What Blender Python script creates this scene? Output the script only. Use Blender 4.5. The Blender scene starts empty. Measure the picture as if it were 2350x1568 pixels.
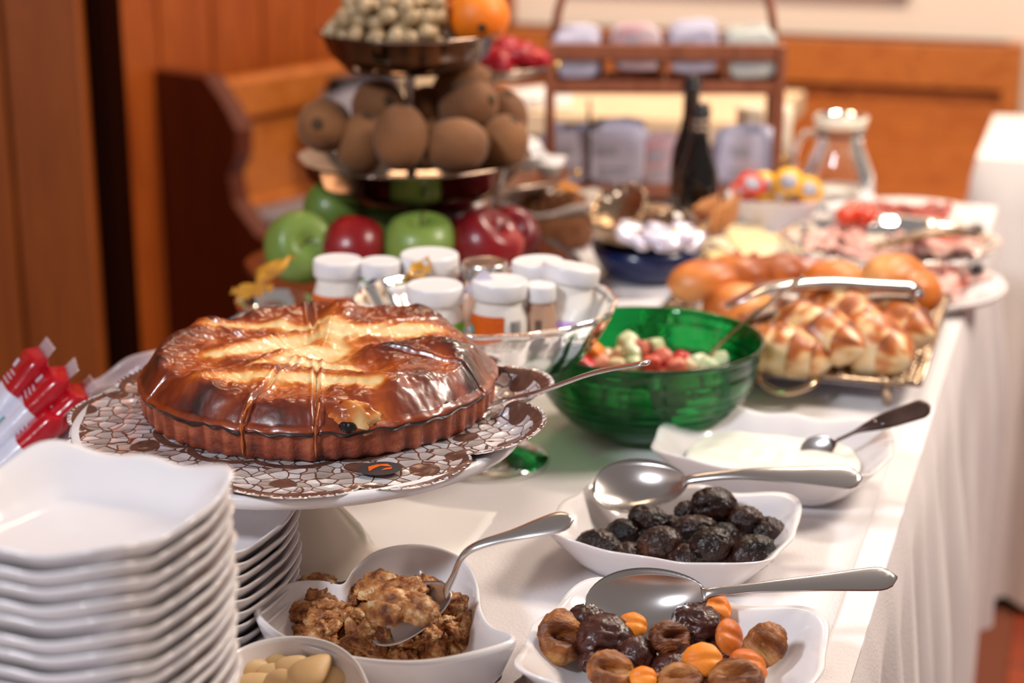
import bpy, math, random
import numpy as np
from mathutils import Vector, Matrix, noise, Euler
random.seed(7)
S = bpy.context.scene
C = S.collection
PI = math.pi

# ------------------------------------------------------------------ camera
H = 1.28; PITCH = math.radians(16.5); F = 4100.0
TZ = 0.75                                   # table top
cam = bpy.data.cameras.new('camera'); camo = bpy.data.objects.new('camera', cam); C.objects.link(camo)
camo.location = (0, 0, H); camo.rotation_euler = (PI/2 - PITCH, 0, 0)
cam.sensor_width = 36; cam.lens = F/2350*36; cam.clip_start = .05
cam.dof.use_dof = True; cam.dof.focus_distance = 1.16; cam.dof.aperture_fstop = 4.6; cam.dof.aperture_blades = 0
S.camera = camo
# ------------------------------------------------------------------ world, lights, exposure
w = bpy.data.worlds.new('world'); S.world = w; w.use_nodes = True
w.node_tree.nodes['Background'].inputs[0].default_value = (.76, .66, .62, 1)
w.node_tree.nodes['Background'].inputs[1].default_value = .32
S.view_settings.view_transform = 'Standard'; S.view_settings.look = 'None'
S.view_settings.exposure = 0.0; S.view_settings.gamma = 1; S.view_settings.use_curve_mapping = False
def area(name, loc, target, size, power, col, size_y=None):
    l = bpy.data.lights.new(name, 'AREA'); o = bpy.data.objects.new(name, l); C.objects.link(o)
    l.energy = power; l.size = size; l.color = col
    if size_y: l.shape = 'RECTANGLE'; l.size_y = size_y
    o.location = loc
    o.rotation_euler = (Vector(target)-Vector(loc)).to_track_quat('-Z', 'Y').to_euler()
    return o
area('window_light', (-1.75, -.9, 3.0), (0, 1.3, .8), .42, 84, (.88, .92, 1.0))
area('warm_lamp', (1.25, 1.55, 1.95), (.25, 1.35, .75), .4, 25, (1, .87, .74))
area('back_wall_fill', (.9, 2.6, 2.7), (.9, 3.4, .6), .5, 52, (1, .84, .68))  # added fill light, brightens the back wall
area('bench_lamp', (-.2, 3.0, 2.7), (-.5, 4.2, .5), .5, 20, (1, .72, .45))

# ------------------------------------------------------------------ helpers
def ray(x, y):
    c, s = math.cos(PITCH), math.sin(PITCH)
    return (x-1175, c*F+s*(784-y), -s*F+c*(784-y))
def at(x, y, z=TZ):
    d = ray(x, y); t = (z-H)/d[2]; return Vector((d[0]*t, d[1]*t, z))
def aty(x, y, Y):
    d = ray(x, y); t = Y/d[1]; return Vector((d[0]*t, Y, H+d[2]*t))
A18 = math.radians(18)
U = Vector((math.sin(A18), math.cos(A18), 0)); V = Vector((math.cos(A18), -math.sin(A18), 0))
RT = -A18                                    # rotz of the table frame (x=V, y=U)
def uv(u, v, z=0): return U*u + V*v + Vector((0, 0, z))
def lin(h):
    h = h.lstrip('#'); o = []
    for i in (0, 2, 4):
        c = int(h[i:i+2], 16)/255; o.append(c/12.92 if c <= .04045 else ((c+.055)/1.055)**2.4)
    return (o[0], o[1], o[2], 1)
def mat(name, c1, c2=None, sc=20, det=3, rough=.5, metal=0, bump=0, bsc=60, coat=0, sss=0, trans=0, ior=1.45,
        stretch=(1, 1, 1), lo=.35, hi=.65, c3=None, spec=None, sheen=0, dist=0, crough=.05, rvar=0, coord='Object'):
    m = bpy.data.materials.new(name); m.use_nodes = True; nt = m.node_tree; b = nt.nodes['Principled BSDF']
    b.inputs['Base Color'].default_value = lin(c1); b.inputs['Roughness'].default_value = rough
    b.inputs['Metallic'].default_value = metal; b.inputs['IOR'].default_value = ior
    b.inputs['Coat Weight'].default_value = coat; b.inputs['Coat Roughness'].default_value = crough
    b.inputs['Transmission Weight'].default_value = trans
    if sss:
        b.inputs['Subsurface Weight'].default_value = sss; b.inputs['Subsurface Scale'].default_value = .006
    if sheen: b.inputs['Sheen Weight'].default_value = sheen
    if spec is not None: b.inputs['Specular IOR Level'].default_value = spec
    if c2 or bump:
        tc = nt.nodes.new('ShaderNodeTexCoord'); mp = nt.nodes.new('ShaderNodeMapping')
        mp.inputs['Scale'].default_value = stretch
        oi = nt.nodes.new('ShaderNodeObjectInfo'); va = nt.nodes.new('ShaderNodeVectorMath'); va.operation = 'ADD'
        mu = nt.nodes.new('ShaderNodeMath'); mu.operation = 'MULTIPLY'; mu.inputs[1].default_value = 37.0
        nt.links.new(oi.outputs['Random'], mu.inputs[0])
        nt.links.new(tc.outputs[coord], mp.inputs[0]); nt.links.new(mp.outputs[0], va.inputs[0]); nt.links.new(mu.outputs[0], va.inputs[1])
    if c2:
        n = nt.nodes.new('ShaderNodeTexNoise'); n.inputs['Scale'].default_value = sc; n.inputs['Detail'].default_value = det
        n.inputs['Distortion'].default_value = dist
        r = nt.nodes.new('ShaderNodeValToRGB'); r.color_ramp.elements[0].color = lin(c1); r.color_ramp.elements[1].color = lin(c2)
        r.color_ramp.elements[0].position = lo; r.color_ramp.elements[1].position = hi
        if c3:
            e = r.color_ramp.elements.new(min(.99, hi+.12)); e.color = lin(c3)
        nt.links.new(va.outputs[0], n.inputs['Vector']); nt.links.new(n.outputs['Fac'], r.inputs[0]); nt.links.new(r.outputs[0], b.inputs['Base Color'])
        if rvar:
            mr = nt.nodes.new('ShaderNodeMapRange'); mr.inputs['To Min'].default_value = rough-rvar; mr.inputs['To Max'].default_value = rough+rvar
            nt.links.new(n.outputs['Fac'], mr.inputs[0]); nt.links.new(mr.outputs[0], b.inputs['Roughness'])
    if bump:
        n2 = nt.nodes.new('ShaderNodeTexNoise'); n2.inputs['Scale'].default_value = bsc; n2.inputs['Detail'].default_value = 4
        bp = nt.nodes.new('ShaderNodeBump'); bp.inputs['Strength'].default_value = bump; bp.inputs['Distance'].default_value = .002
        nt.links.new(va.outputs[0], n2.inputs['Vector']); nt.links.new(n2.outputs['Fac'], bp.inputs['Height']); nt.links.new(bp.outputs[0], b.inputs['Normal'])
    return m
def mesh(name, VF, m=None, smooth=True):
    me = bpy.data.meshes.new(name); me.from_pydata([tuple(v) for v in VF[0]], [], VF[1]); me.update()
    if m is not None:
        for q in (m if isinstance(m, (list, tuple)) else [m]): me.materials.append(q)
    if smooth: me.polygons.foreach_set('use_smooth', [True]*len(me.polygons))
    return me
def new(name, me, parent=None, loc=(0, 0, 0), rot=(0, 0, 0), scale=(1, 1, 1)):
    o = bpy.data.objects.new(name, me); C.objects.link(o)
    if isinstance(scale, (int, float)): scale = (scale,)*3
    o.location = loc; o.scale = scale
    if isinstance(rot, Matrix): o.rotation_euler = rot.to_euler()
    else: o.rotation_euler = rot
    if parent is not None: o.parent = parent
    return o
def part(name, VF, m, parent, smooth=True, loc=(0, 0, 0), rot=(0, 0, 0), scale=(1, 1, 1)):
    return new(name, mesh(name, VF, m, smooth), parent, loc, rot, scale)
def tag(o, label, cat, group=None):
    o['label'] = label; o['category'] = cat
    if group: o['group'] = group
    return o
def thing(name, label, cat, loc=(0, 0, 0), rot=(0, 0, 0), group=None, scale=(1, 1, 1)):
    return tag(new(name, None, None, loc, rot, scale), label, cat, group)
def struct(name, VF, m, smooth=False):
    o = part(name, VF, m, None, smooth); o['kind'] = 'structure'; return o
def join(*vfs):
    V_, F_ = [], []
    for v, f in vfs:
        k = len(V_); V_ += [tuple(p) for p in v]; F_ += [tuple(i+k for i in q) for q in f]
    return V_, F_
def xf(VF, M): return [tuple(M @ Vector(v)) for v in VF[0]], VF[1]
def mv(VF, x, y, z): return [(v[0]+x, v[1]+y, v[2]+z) for v in VF[0]], VF[1]
def box(x0, x1, y0, y1, z0, z1):
    v = [(x, y, z) for z in (z0, z1) for y in (y0, y1) for x in (x0, x1)]
    return v, [(0, 2, 3, 1), (4, 5, 7, 6), (0, 1, 5, 4), (2, 6, 7, 3), (0, 4, 6, 2), (1, 3, 7, 5)]
def bbox(sx, sy, sz, b=.002):
    """bevelled box centred on origin"""
    V_, F_ = [], []
    for z, k in ((-sz/2, b), (-sz/2+b, 0), (sz/2-b, 0), (sz/2, b)):
        x, y = sx/2-k, sy/2-k
        V_ += [(-x+b, -y, z), (x-b, -y, z), (x, -y+b, z), (x, y-b, z), (x-b, y, z), (-x+b, y, z), (-x, y-b, z), (-x, -y+b, z)]
    for r in range(3):
        for i in range(8):
            j = (i+1) % 8; F_.append((r*8+i, r*8+j, r*8+8+j, r*8+8+i))
    F_.append(tuple(range(7, -1, -1))); F_.append(tuple(range(24, 32)))
    return V_, F_
def lathe(prof, n=48, fn=None):
    V_, F_ = [], []; rows = []
    for k, (r, z) in enumerate(prof):
        if r <= 1e-9 and (k == 0 or k == len(prof)-1):
            V_.append((0, 0, z)); rows.append([len(V_)-1]); continue
        row = []
        for i in range(n):
            a = 2*PI*i/n; rr, zz = (fn(a, r, z, k) if fn else (r, z))
            row.append(len(V_)); V_.append((rr*math.cos(a), rr*math.sin(a), zz))
        rows.append(row)
    for a, b in zip(rows, rows[1:]):
        for i in range(n):
            j = (i+1) % n
            if len(a) == 1: F_.append((a[0], b[j], b[i])) if len(b) > 1 else None
            elif len(b) == 1: F_.append((a[i], a[j], b[0]))
            else: F_.append((a[i], a[j], b[j], b[i]))
    return V_, F_
def ico(sub=3):
    import bmesh
    b = bmesh.new(); bmesh.ops.create_icosphere(b, subdivisions=sub, radius=1)
    v = [tuple(x.co) for x in b.verts]; f = [tuple(x.index for x in q.verts) for q in b.faces]; b.free(); return v, f
ICO = {k: ico(k) for k in (1, 2, 3, 4, 5)}
def blob(rx, ry, rz, amp=0, fr=2., seed=0, sub=3, ridged=False, fn=None):
    v0, f = ICO[sub]; V_ = []
    off = Vector((seed*7.3, seed*3.1, seed*1.7))
    for v in v0:
        p = Vector(v); d = 0
        if amp:
            q = p*fr+off
            n = noise.fractal(q, .8, 2.2, 3)
            d = amp*((1-2.4*abs(n)) if ridged else n)
        s = 1+d
        x, y, z = p.x*rx*s, p.y*ry*s, p.z*rz*s
        if fn: x, y, z = fn(x, y, z, p)
        V_.append((x, y, z))
    return V_, f
def tube(path, rad, n=10, flat=None, up=(0, 0, 1), cap=True):
    """path: points; rad: float/list of half width; flat: half thickness list"""
    P = [Vector(p) for p in path]; m_ = len(P); V_, F_ = [], []
    rad = rad if hasattr(rad, '__len__') else [rad]*m_
    flat = rad if flat is None else (flat if hasattr(flat, '__len__') else [flat]*m_)
    for i, p in enumerate(P):
        t = (P[min(i+1, m_-1)]-P[max(i-1, 0)]).normalized(); s = t.cross(Vector(up))
        if s.length < 1e-4: s = t.cross(Vector((0, 1, .1)))
        s.normalize(); u = s.cross(t)
        for k in range(n):
            a = 2*PI*k/n; V_.append(tuple(p+s*math.cos(a)*rad[i]+u*math.sin(a)*flat[i]))
    for i in range(m_-1):
        for k in range(n):
            j = (k+1) % n; F_.append((i*n+k, i*n+j, (i+1)*n+j, (i+1)*n+k))
    if cap: F_.append(tuple(range(n-1, -1, -1))); F_.append(tuple((m_-1)*n+k for k in range(n)))
    return V_, F_
def bez(pts, n=20):
    """Catmull-Rom through the points"""
    P = [Vector(p) for p in pts]; P = [P[0]*2-P[1]]+P+[P[-1]*2-P[-2]]; out = []
    for i in range(1, len(P)-2):
        for k in range(n):
            t = k/n; a, b, c, d = P[i-1:i+3]
            out.append(.5*((2*b)+(c-a)*t+(2*a-5*b+4*c-d)*t*t+(3*b-a-3*c+d)*t**3))
    out.append(P[-2]); return out
def loopcr(pts, n=6):
    P = [Vector(p) for p in pts]; L = len(P); out = []
    for i in range(L):
        a, b, c, d = P[i-1], P[i], P[(i+1) % L], P[(i+2) % L]
        for k in range(n):
            t = k/n; out.append(.5*((2*b)+(c-a)*t+(2*a-5*b+4*c-d)*t*t+(3*b-a-3*c+d)*t**3))
    return out
def grid(nx, ny, fn):
    V_ = [fn(i/(nx-1), j/(ny-1)) for j in range(ny) for i in range(nx)]
    F_ = [(j*nx+i, j*nx+i+1, (j+1)*nx+i+1, (j+1)*nx+i) for j in range(ny-1) for i in range(nx-1)]
    return V_, F_
def thick(VF, t, nx, ny):
    v, f = VF; k = len(v); V_ = list(v)+[(p[0], p[1], p[2]-t) for p in v]
    F_ = list(f)+[tuple(i+k for i in reversed(q)) for q in f]
    ring = [i for i in range(nx)]+[j*nx+nx-1 for j in range(1, ny)]+[(ny-1)*nx+i for i in range(nx-2, -1, -1)]+[j*nx for j in range(ny-2, 0, -1)]
    for a, b in zip(ring, ring[1:]+ring[:1]): F_.append((a, a+k, b+k, b))
    return V_, F_
def aim(x, up=(0, 0, 1)):
    x = Vector(x).normalized(); y = Vector(up).cross(x)
    if y.length < 1e-4: y = Vector((0, 1, 0))
    y.normalize(); z = x.cross(y); return Matrix((x, y, z)).transposed()
def rr(a, b): return random.uniform(a, b)
def ss(t, a=0, b=1):
    t = max(0, min(1, (t-a)/(b-a))); return t*t*(3-2*t)

# ------------------------------------------------------------------ materials
M = {}
M['china'] = mat('china', 'e2dcdd', rough=.16, coat=.4, spec=.5, bump=.03, bsc=14)
M['china_shade'] = mat('china_shade', 'e0d2c0', rough=.16, coat=.4, bump=.03, bsc=14)  # yellowish shade on the cake stand's foot put into the china colour
M['linen'] = mat('linen', 'e4dedf', 'dcd6d8', sc=6, rough=.85, bump=.35, bsc=420, sheen=.2)
M['linen2'] = mat('linen2', 'efe9e4', 'e6dfdc', sc=6, rough=.85, bump=.3, bsc=300)
M['paper'] = mat('paper', 'f3efec', rough=.8, bump=.2, bsc=120)
M['steel'] = mat('steel', 'd2ccca', rough=.23, metal=1, bump=.02, bsc=40)
M['steel_dull'] = mat('steel_dull', 'b9a99c', 'a08c7e', sc=60, rough=.3, metal=1, bump=.05, bsc=300)
M['bronze_mirror'] = mat('bronze_mirror', '7e6c60', rough=.13, metal=1)
M['silver'] = mat('silver', 'c0a88e', rough=.2, metal=1, bump=.25, bsc=160)
M['handle_dark'] = mat('handle_dark', '5d463f', '3c2a27', sc=30, rough=.35, metal=.6)
M['glass'] = mat('glass', 'ffffff', rough=.02, trans=1, ior=1.45)
M['glass_bump'] = mat('glass_bump', 'fbf7f2', rough=.03, trans=1, ior=1.45, bump=.5, bsc=45)
M['green_glass'] = mat('green_glass', '08883c', rough=.03, trans=.9, ior=1.4)
M['blue'] = mat('blue', '071c4c', rough=.25, coat=.3)
def woodmat(n, a, b, c, st=(14, 14, 1.2), rough=.42, coat=.12, sc=2.2):
    return mat(n, a, b, sc=sc, det=6, rough=rough, stretch=st, c3=c, lo=.3, hi=.6, coat=coat, crough=.3, bump=.08, bsc=8, dist=1.2)
M['wood_wall'] = woodmat('wood_wall', '8a3c12', 'a8541c', '6d2c0c')
M['wood_near'] = woodmat('wood_near', '7a3a12', '924a18', '66300e')
M['wood_bench'] = woodmat('wood_bench', 'a85a22', 'c07230', '8e4a18', st=(1.2, 14, 14))
M['wood_end'] = woodmat('wood_end', '4e1c0c', '5f2610', '3b140a')
M['wood_rack'] = woodmat('wood_rack', '7c4228', '93553a', '5e3020', rough=.5)
M['gap_shade'] = mat('gap_shade', '1c0904', rough=.95, spec=0)  # near-black colour carrying the shade of a deep gap
M['plaster'] = mat('plaster', 'f6e8d8', 'f2e2d0', sc=2, rough=.9, bump=.1, bsc=60)
M['terracotta'] = mat('terracotta', '7c3018', '923f22', sc=5, rough=.5, bump=.2, bsc=40)
M['grout'] = mat('grout', '6e3a26', rough=.9)
M['cushion'] = mat('cushion', '8c8690', '9a94a0', sc=30, rough=.9, bump=.3, bsc=200)
M['cream'] = mat('cream', 'e9cfae', 'e2c39c', sc=8, rough=.85)
M['kiwi'] = mat('kiwi', '6c4222', '8c5a30', sc=14, det=5, rough=.75, bump=.7, bsc=260, sheen=.12, c3='5e3c26')
M['green_apple'] = mat('green_apple', '5c7830', '7c9244', sc=9, rough=.38, coat=.1, c3='9aa45c', bump=.03, bsc=30)
M['red_apple'] = mat('red_apple', '4c050e', '7e0c16', sc=7, det=5, rough=.32, coat=.15, stretch=(2, 2, .6), c3='a8281e')
M['stem'] = mat('stem', '4a3018', rough=.8)
M['grape'] = mat('grape', 'a08660', 'b89f7c', sc=6, rough=.3, sss=.35, coat=.25, bump=.05)
M['orange'] = mat('orange', 'ee7412', 'f28a22', sc=12, rough=.42, bump=.5, bsc=260)
M['crimson'] = mat('crimson', 'b0061e', '8c0418', sc=20, rough=.35, bump=.4, bsc=60)
M['prune'] = mat('prune', '120808', '30160f', sc=34, det=6, rough=.30, bump=1.0, bsc=230, spec=.5, lo=.40, hi=.62, c3='5a3422')
M['fig'] = mat('fig', '5c2c12', '9a5c2c', sc=34, det=6, rough=.46, bump=1, bsc=150, coat=.05, crough=.3, c3='b88650', stretch=(.7, 2.6, 1), lo=.38, hi=.55)
M['fig_dark'] = mat('fig_dark', '2e120e', '4e241a', sc=26, det=5, rough=.38, bump=.8, bsc=130, coat=.15, crough=.2)
M['apricot'] = mat('apricot', 'e07a1c', 'ec9230', sc=20, rough=.48, bump=.5, bsc=90, sss=.2)
M['apricot_dark'] = mat('apricot_dark', 'bc5a1c', 'd07428', sc=20, rough=.46, bump=.5, bsc=90, sss=.15)
M['walnut'] = mat('walnut', '6e3414', 'b87a42', sc=110, det=5, rough=.42, bump=1.0, bsc=340, lo=.36, hi=.54, c3='e0bc8c', coat=.1, crough=.3)
M['almond'] = mat('almond', 'd6b07c', 'e2c496', sc=14, rough=.5, bump=.12, bsc=120, sss=.1)
M['yoghurt'] = mat('yoghurt', 'e9e4d8', 'efe9de', sc=20, rough=.28, sss=.2)
M['jar_white'] = mat('jar_white', 'e8e0d8', rough=.18, coat=.5)
M['jar_lid'] = mat('jar_lid', 'e4e0e2', rough=.3)
M['label_orange'] = mat('label_orange', 'd86014', 'cc5410', sc=300, rough=.4)
M['label_green'] = mat('label_green', '72b812', rough=.4)
M['label_purple'] = mat('label_purple', '9a6cc0', 'c8a4dc', sc=60, rough=.4)
M['label_teal'] = mat('label_teal', '4f9aa0', rough=.4)
M['label_grey'] = mat('label_grey', '9c9aa6', rough=.4)
M['ink'] = mat('ink', '2a2026', rough=.6)
M['ink_blue'] = mat('ink_blue', '2b4c9c', rough=.5)
M['jar_brown'] = mat('jar_brown', 'b48c72', rough=.3)
M['bake'] = None
M['bun'] = mat('bun', 'e0a060', 'c46a22', sc=9, det=3, rough=.45, c3='8e4210', bump=.2, bsc=90, coat=.15, crough=.3, lo=.34, hi=.56)
M['bread_dark'] = mat('bread_dark', '6e4024', '8a5834', sc=60, rough=.8, bump=.8, bsc=140)
M['bread'] = mat('bread', 'b8702c', 'd08a3c', sc=20, rough=.6, bump=.5, bsc=60)
M['cracker'] = mat('cracker', 'd09462', 'b87a4a', sc=80, rough=.8, bump=.4, bsc=120)
M['ham'] = mat('ham', 'd8b0a2', 'c8908a', sc=18, rough=.4, c3='e8cabc', coat=.1)
M['salami'] = mat('salami', '8e342e', 'a84e42', sc=120, det=2, rough=.4, c3='e0b0a0', coat=.2)
M['cheese'] = mat('cheese', 'ecd8ae', 'e6cd98', sc=14, rough=.45, sss=.1)
M['cheese_blue'] = mat('cheese_blue', 'e8dfc4', 'dcd2b4', sc=24, rough=.5, c3='8c9890', lo=.4, hi=.62)
M['tomato'] = mat('tomato', 'c83018', 'd64a20', sc=10, rough=.2, coat=.4)
M['olive'] = mat('olive', '181414', rough=.2, coat=.4)
M['sachet'] = mat('sachet', 'c4bfd0', 'b0aabf', sc=24, rough=.45, c3='c8a8a8', bump=.3, bsc=60)
M['sachet_red'] = mat('sachet_red', 'c8b4b8', 'b08084', sc=18, rough=.45, bump=.3, bsc=60)
M['sachet_green'] = mat('sachet_green', 'c4c4bc', 'b4b8b0', c3='7fa894', sc=24, rough=.45, bump=.3, bsc=60)
M['black_glass'] = mat('black_glass', '0e0b08', rough=.08, coat=.5)
M['foil_white'] = mat('foil_white', 'e4e0ec', 'cfc8dc', sc=40, rough=.28, metal=.3, bump=.6, bsc=70)
M['pack_red'] = mat('pack_red', 'b0061a', '980416', sc=20, rough=.25, coat=.4, bump=.5, bsc=60)
M['pack_white'] = mat('pack_white', 'd6d4e2', 'c8c6d6', sc=20, rough=.25, coat=.3, bump=.5, bsc=60)
M['film'] = mat('film', 'c0a8b0', 'b4a0a0', sc=30, rough=.2, bump=.8, bsc=60, trans=.35)
M['yellow'] = mat('yellow', 'e8a21c', 'f0b83a', sc=20, rough=.3)
M['candle'] = mat('candle', 'fbf0dc', rough=.4, sss=.4)
M['milk'] = mat('milk', 'f4ece0', rough=.3)
M['leaf'] = mat('leaf', 'd8a440', 'c88a24', sc=18, rough=.6, c3='ddc27c', bump=.3, bsc=60)
M['salad_green'] = mat('salad_green', 'd4d8b4', 'bcc898', sc=30, rough=.35, sss=.2, coat=.2)
M['salad_cream'] = mat('salad_cream', 'e4cfa8', 'd8bc8c', sc=30, rough=.35, sss=.2, coat=.2)
M['salad_red'] = mat('salad_red', 'a80c20', 'c81c2c', sc=30, rough=.3, coat=.3)
M['salad_pink'] = mat('salad_pink', 'c84a40', 'e69a80', sc=30, rough=.3, coat=.3)
M['brass'] = mat('brass', 'c8a870', rough=.25, metal=1)

# vertex-coloured bakery material: attribute 'bake' 0 pale .. 1 dark
def bakemat(name, stops, rough, coat, bump, bsc, crough=.06, nmix=.18, nsc=70):
    m = bpy.data.materials.new(name); m.use_nodes = True; nt = m.node_tree; b = nt.nodes['Principled BSDF']
    at_ = nt.nodes.new('ShaderNodeAttribute'); at_.attribute_name = 'bake'
    tc = nt.nodes.new('ShaderNodeTexCoord'); n = nt.nodes.new('ShaderNodeTexNoise'); n.inputs['Scale'].default_value = nsc; n.inputs['Detail'].default_value = 6
    ma = nt.nodes.new('ShaderNodeMath'); ma.operation = 'MULTIPLY_ADD'; ma.inputs[1].default_value = nmix; 
    su = nt.nodes.new('ShaderNodeMath'); su.operation = 'SUBTRACT'; su.inputs[1].default_value = nmix/2
    r = nt.nodes.new('ShaderNodeValToRGB'); el = r.color_ramp.elements
    el[0].position = stops[0][0]; el[0].color = lin(stops[0][1]); el[1].position = stops[-1][0]; el[1].color = lin(stops[-1][1])
    for p_, c_ in stops[1:-1]: e = el.new(p_); e.color = lin(c_)
    nt.links.new(tc.outputs['Object'], n.inputs['Vector']); nt.links.new(n.outputs['Fac'], ma.inputs[0]); nt.links.new(at_.outputs['Fac'], ma.inputs[2])
    nt.links.new(ma.outputs[0], su.inputs[0]); nt.links.new(su.outputs[0], r.inputs[0]); nt.links.new(r.outputs[0], b.inputs['Base Color'])
    b.inputs['Roughness'].default_value = rough; b.inputs['Coat Weight'].default_value = coat; b.inputs['Coat Roughness'].default_value = crough
    n2 = nt.nodes.new('ShaderNodeTexNoise'); n2.inputs['Scale'].default_value = bsc; n2.inputs['Detail'].default_value = 5
    bp = nt.nodes.new('ShaderNodeBump'); bp.inputs['Strength'].default_value = bump; bp.inputs['Distance'].default_value = .002
    nt.links.new(tc.outputs['Object'], n2.inputs['Vector']); nt.links.new(n2.outputs['Fac'], bp.inputs['Height']); nt.links.new(bp.outputs[0], b.inputs['Normal'])
    return m
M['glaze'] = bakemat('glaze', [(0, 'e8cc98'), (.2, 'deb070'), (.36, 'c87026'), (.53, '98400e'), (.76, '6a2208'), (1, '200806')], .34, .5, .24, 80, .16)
M['crust'] = bakemat('crust', [(0, 'b0603a'), (.5, '86381c'), (1, '3c120a')], .62, .12, .8, 240, .3, .5, 120)
M['croissant'] = bakemat('croissant', [(0, 'f4dfb8'), (.36, 'e8c088'), (.58, 'b8601e'), (1, '521f08')], .45, .25, .3, 160, .25, .35, 60)
def setattr_f(me, vals, nm='bake'):
    a = me.attributes.new(nm, 'FLOAT', 'POINT'); a.data.foreach_set('value', np.array(vals, dtype=np.float32))

# ================================================================== SETTING
fl = struct('floor', box(-3, 4, -1.5, 7, -.05, -.002), M['grout'])
tile = mesh('floor_tile', mv(bbox(.192, .192, .012, .003), 0, 0, -.004), M['terracotta'], False)
for i in range(-1, 8):
    for j in range(0, 12):
        p = uv(1.55+j*.2, .25+i*.2, .002+rr(-.0008, .0008)); new('floor_tile', tile, fl, p, (0, 0, RT))
# back wall at right angles to the table; u = 4.55
BW = 4.45
def framebox(name, u0, u1, v0, v1, z0, z1, m, parent=None):
    vf = box(v0, v1, u0, u1, z0, z1); vf = xf(vf, Matrix.Rotation(RT, 4, 'Z'))
    return part(name, vf, m, parent, False)
o = framebox('wall_back', BW, BW+.1, -2.4, 2.2, 0, 2.9, M['plaster']); o['kind'] = 'structure'
# left wall: vertical planks, running behind the bench at yaw 37
YB = math.radians(37); UB = Vector((math.sin(YB), math.cos(YB), 0)); VB = Vector((math.cos(YB), -math.sin(YB), 0))
E0 = aty(522, 150, 3.62); E0.z = 0          # near end of the bench back
def bframe(vf, o0=E0): return xf(vf, Matrix.Translation(o0) @ Matrix.Rotation(-YB, 4, 'Z'))   # local x=VB (towards the room), y=UB (along)
wl = part('wall_left', bframe(box(-.24, -.2, -2.6, 1.9, 0, 2.9)), M['wood_end'], None, False); wl['kind'] = 'structure'
for k in range(26):
    y0 = -2.35+k*.15
    pl = mv(bbox(.03, .146, 2.9, .004), -.185, y0, 1.45)
    o = part('wall_plank', bframe(pl), M['wood_wall'], wl, False)
# near wood partition (tall door-like cupboard at the left edge)
P0 = aty(236, 700, 2.75); P0.z = 0
pa = thing('wooden_partition', 'tall brown plank partition at the left edge, nearer than the bench', 'partition', P0, (0, 0, math.radians(-4)))
part('frame', box(-.75, -.004, .02, .09, 0, 2.6), M['wood_end'], pa, False)
for k in range(6):
    part('plank', mv(bbox(.121, .03, 2.6, .005), -.065-k*.125, .005, 1.3), M['wood_near'], pa, False)
part('gap_shade_strip', box(-.004, .024, .02, .12, 0, 2.6), M['gap_shade'], pa, False)  # dark strip added in place of the shaded gap beside the partition

# bench along the left wall
be = thing('corner_bench', 'orange-brown wooden bench with panelled back along the left wall, dark end panel', 'bench', (0, 0, 0))
BH = .75
L = .95
part('back_rail', bframe(bbox_ := mv(bbox(.05, L, .09, .01), -.07, L/2, BH-.045)), M['wood_bench'], be, False)
part('back_panel', bframe(box(-.09, -.06, 0, L, .42, BH-.1)), M['wood_bench'], be, False)
part('lower_rail', bframe(mv(bbox(.05, L, .07, .01), -.07, L/2, .455)), M['wood_bench'], be, False)
for k in range(3):
    part('back_stile', bframe(mv(bbox(.052, .07, BH-.46, .008), -.067, .035+k*.48, (BH+.42)/2-.03)), M['wood_bench'], be, False)
part('seat', bframe(box(-.06, .40, .02, L, .38, .41)), M['wood_bench'], be, False)
part('seat_front', bframe(box(.34, .37, .02, L, 0, .38)), M['wood_end'], be, False)
# end panel: scrolled outline in the plane facing the camera
ep = [(-.33, 0), (.44, 0), (.44, .36), (.36, .40), (.22, .425), (.11, .46), (.045, .52), (.035, .575), (.06, .62), (.065, .67), (.03, .72), (-.02, .77), (-.33, .775)]
n_ = len(ep); vv = [(x, -.045, z) for x, z in ep]+[(x, 0, z) for x, z in ep]
ff = [tuple(range(n_)), tuple(range(2*n_-1, n_-1, -1))]+[(i, i+n_, (i+1) % n_+n_, (i+1) % n_) for i in range(n_)]
part('end_panel', bframe((vv, ff)), M['wood_end'], be, False)['label'] = 'dark scrolled end panel'
cu = tag(part('seat_cushion', bframe(mv(bbox(.40, .72, .045, .015), .165, .41, .455)), M['cushion'], None, True), 'long grey seat cushion on the bench along the left wall', 'cushion')
pz = bframe(mv(xf(bbox(.07, .34, .20, .03), Matrix.Rotation(.25, 4, 'Y')), .03, .40, .635))
tag(part('pillow', pz, M['cushion'], None), 'slate grey pillow leaning on the bench back, left of the fruit stand', 'pillow')
pz = bframe(mv(xf(xf(bbox(.06, .22, .22, .03), Matrix.Rotation(.7, 4, 'X')), Matrix.Rotation(.3, 4, 'Y')), .09, .56, .70))
tag(part('pillow', pz, M['cream'], None), 'cream pillow set on its corner on the bench behind the kiwis', 'pillow')

# bench on the back wall, right of the rack
bb = thing('wall_bench', 'bright orange pine bench standing against the cream back wall', 'bench', (0, 0, 0))
vR = (aty(2296, 200, 4.0)); vr = vR.x*math.cos(A18)-vR.y*math.sin(A18)
for nm, z0, z1, dd in (('back_rail', .655, .755, .09), ('back_panel', .50, .64, .06), ('lower_rail', .42, .50, .09)):
    framebox(nm, BW-.03-dd, BW-.02, vr-1.32, vr, z0, z1, M['wood_bench'], bb)
framebox('back_board', BW-.06, BW-.02, vr-1.32, vr, .40, .76, M['wood_end'], bb)
framebox('end_stile', BW-.125, BW-.02, vr-.005, vr+.035, 0, .76, M['wood_bench'], bb)
framebox('seat', BW-.55, BW-.05, vr-1.32, vr, .37, .42, M['wood_bench'], bb)
framebox('seat_front', BW-.50, BW-.47, vr-1.32, vr, 0, .37, M['wood_end'], bb)
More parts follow.
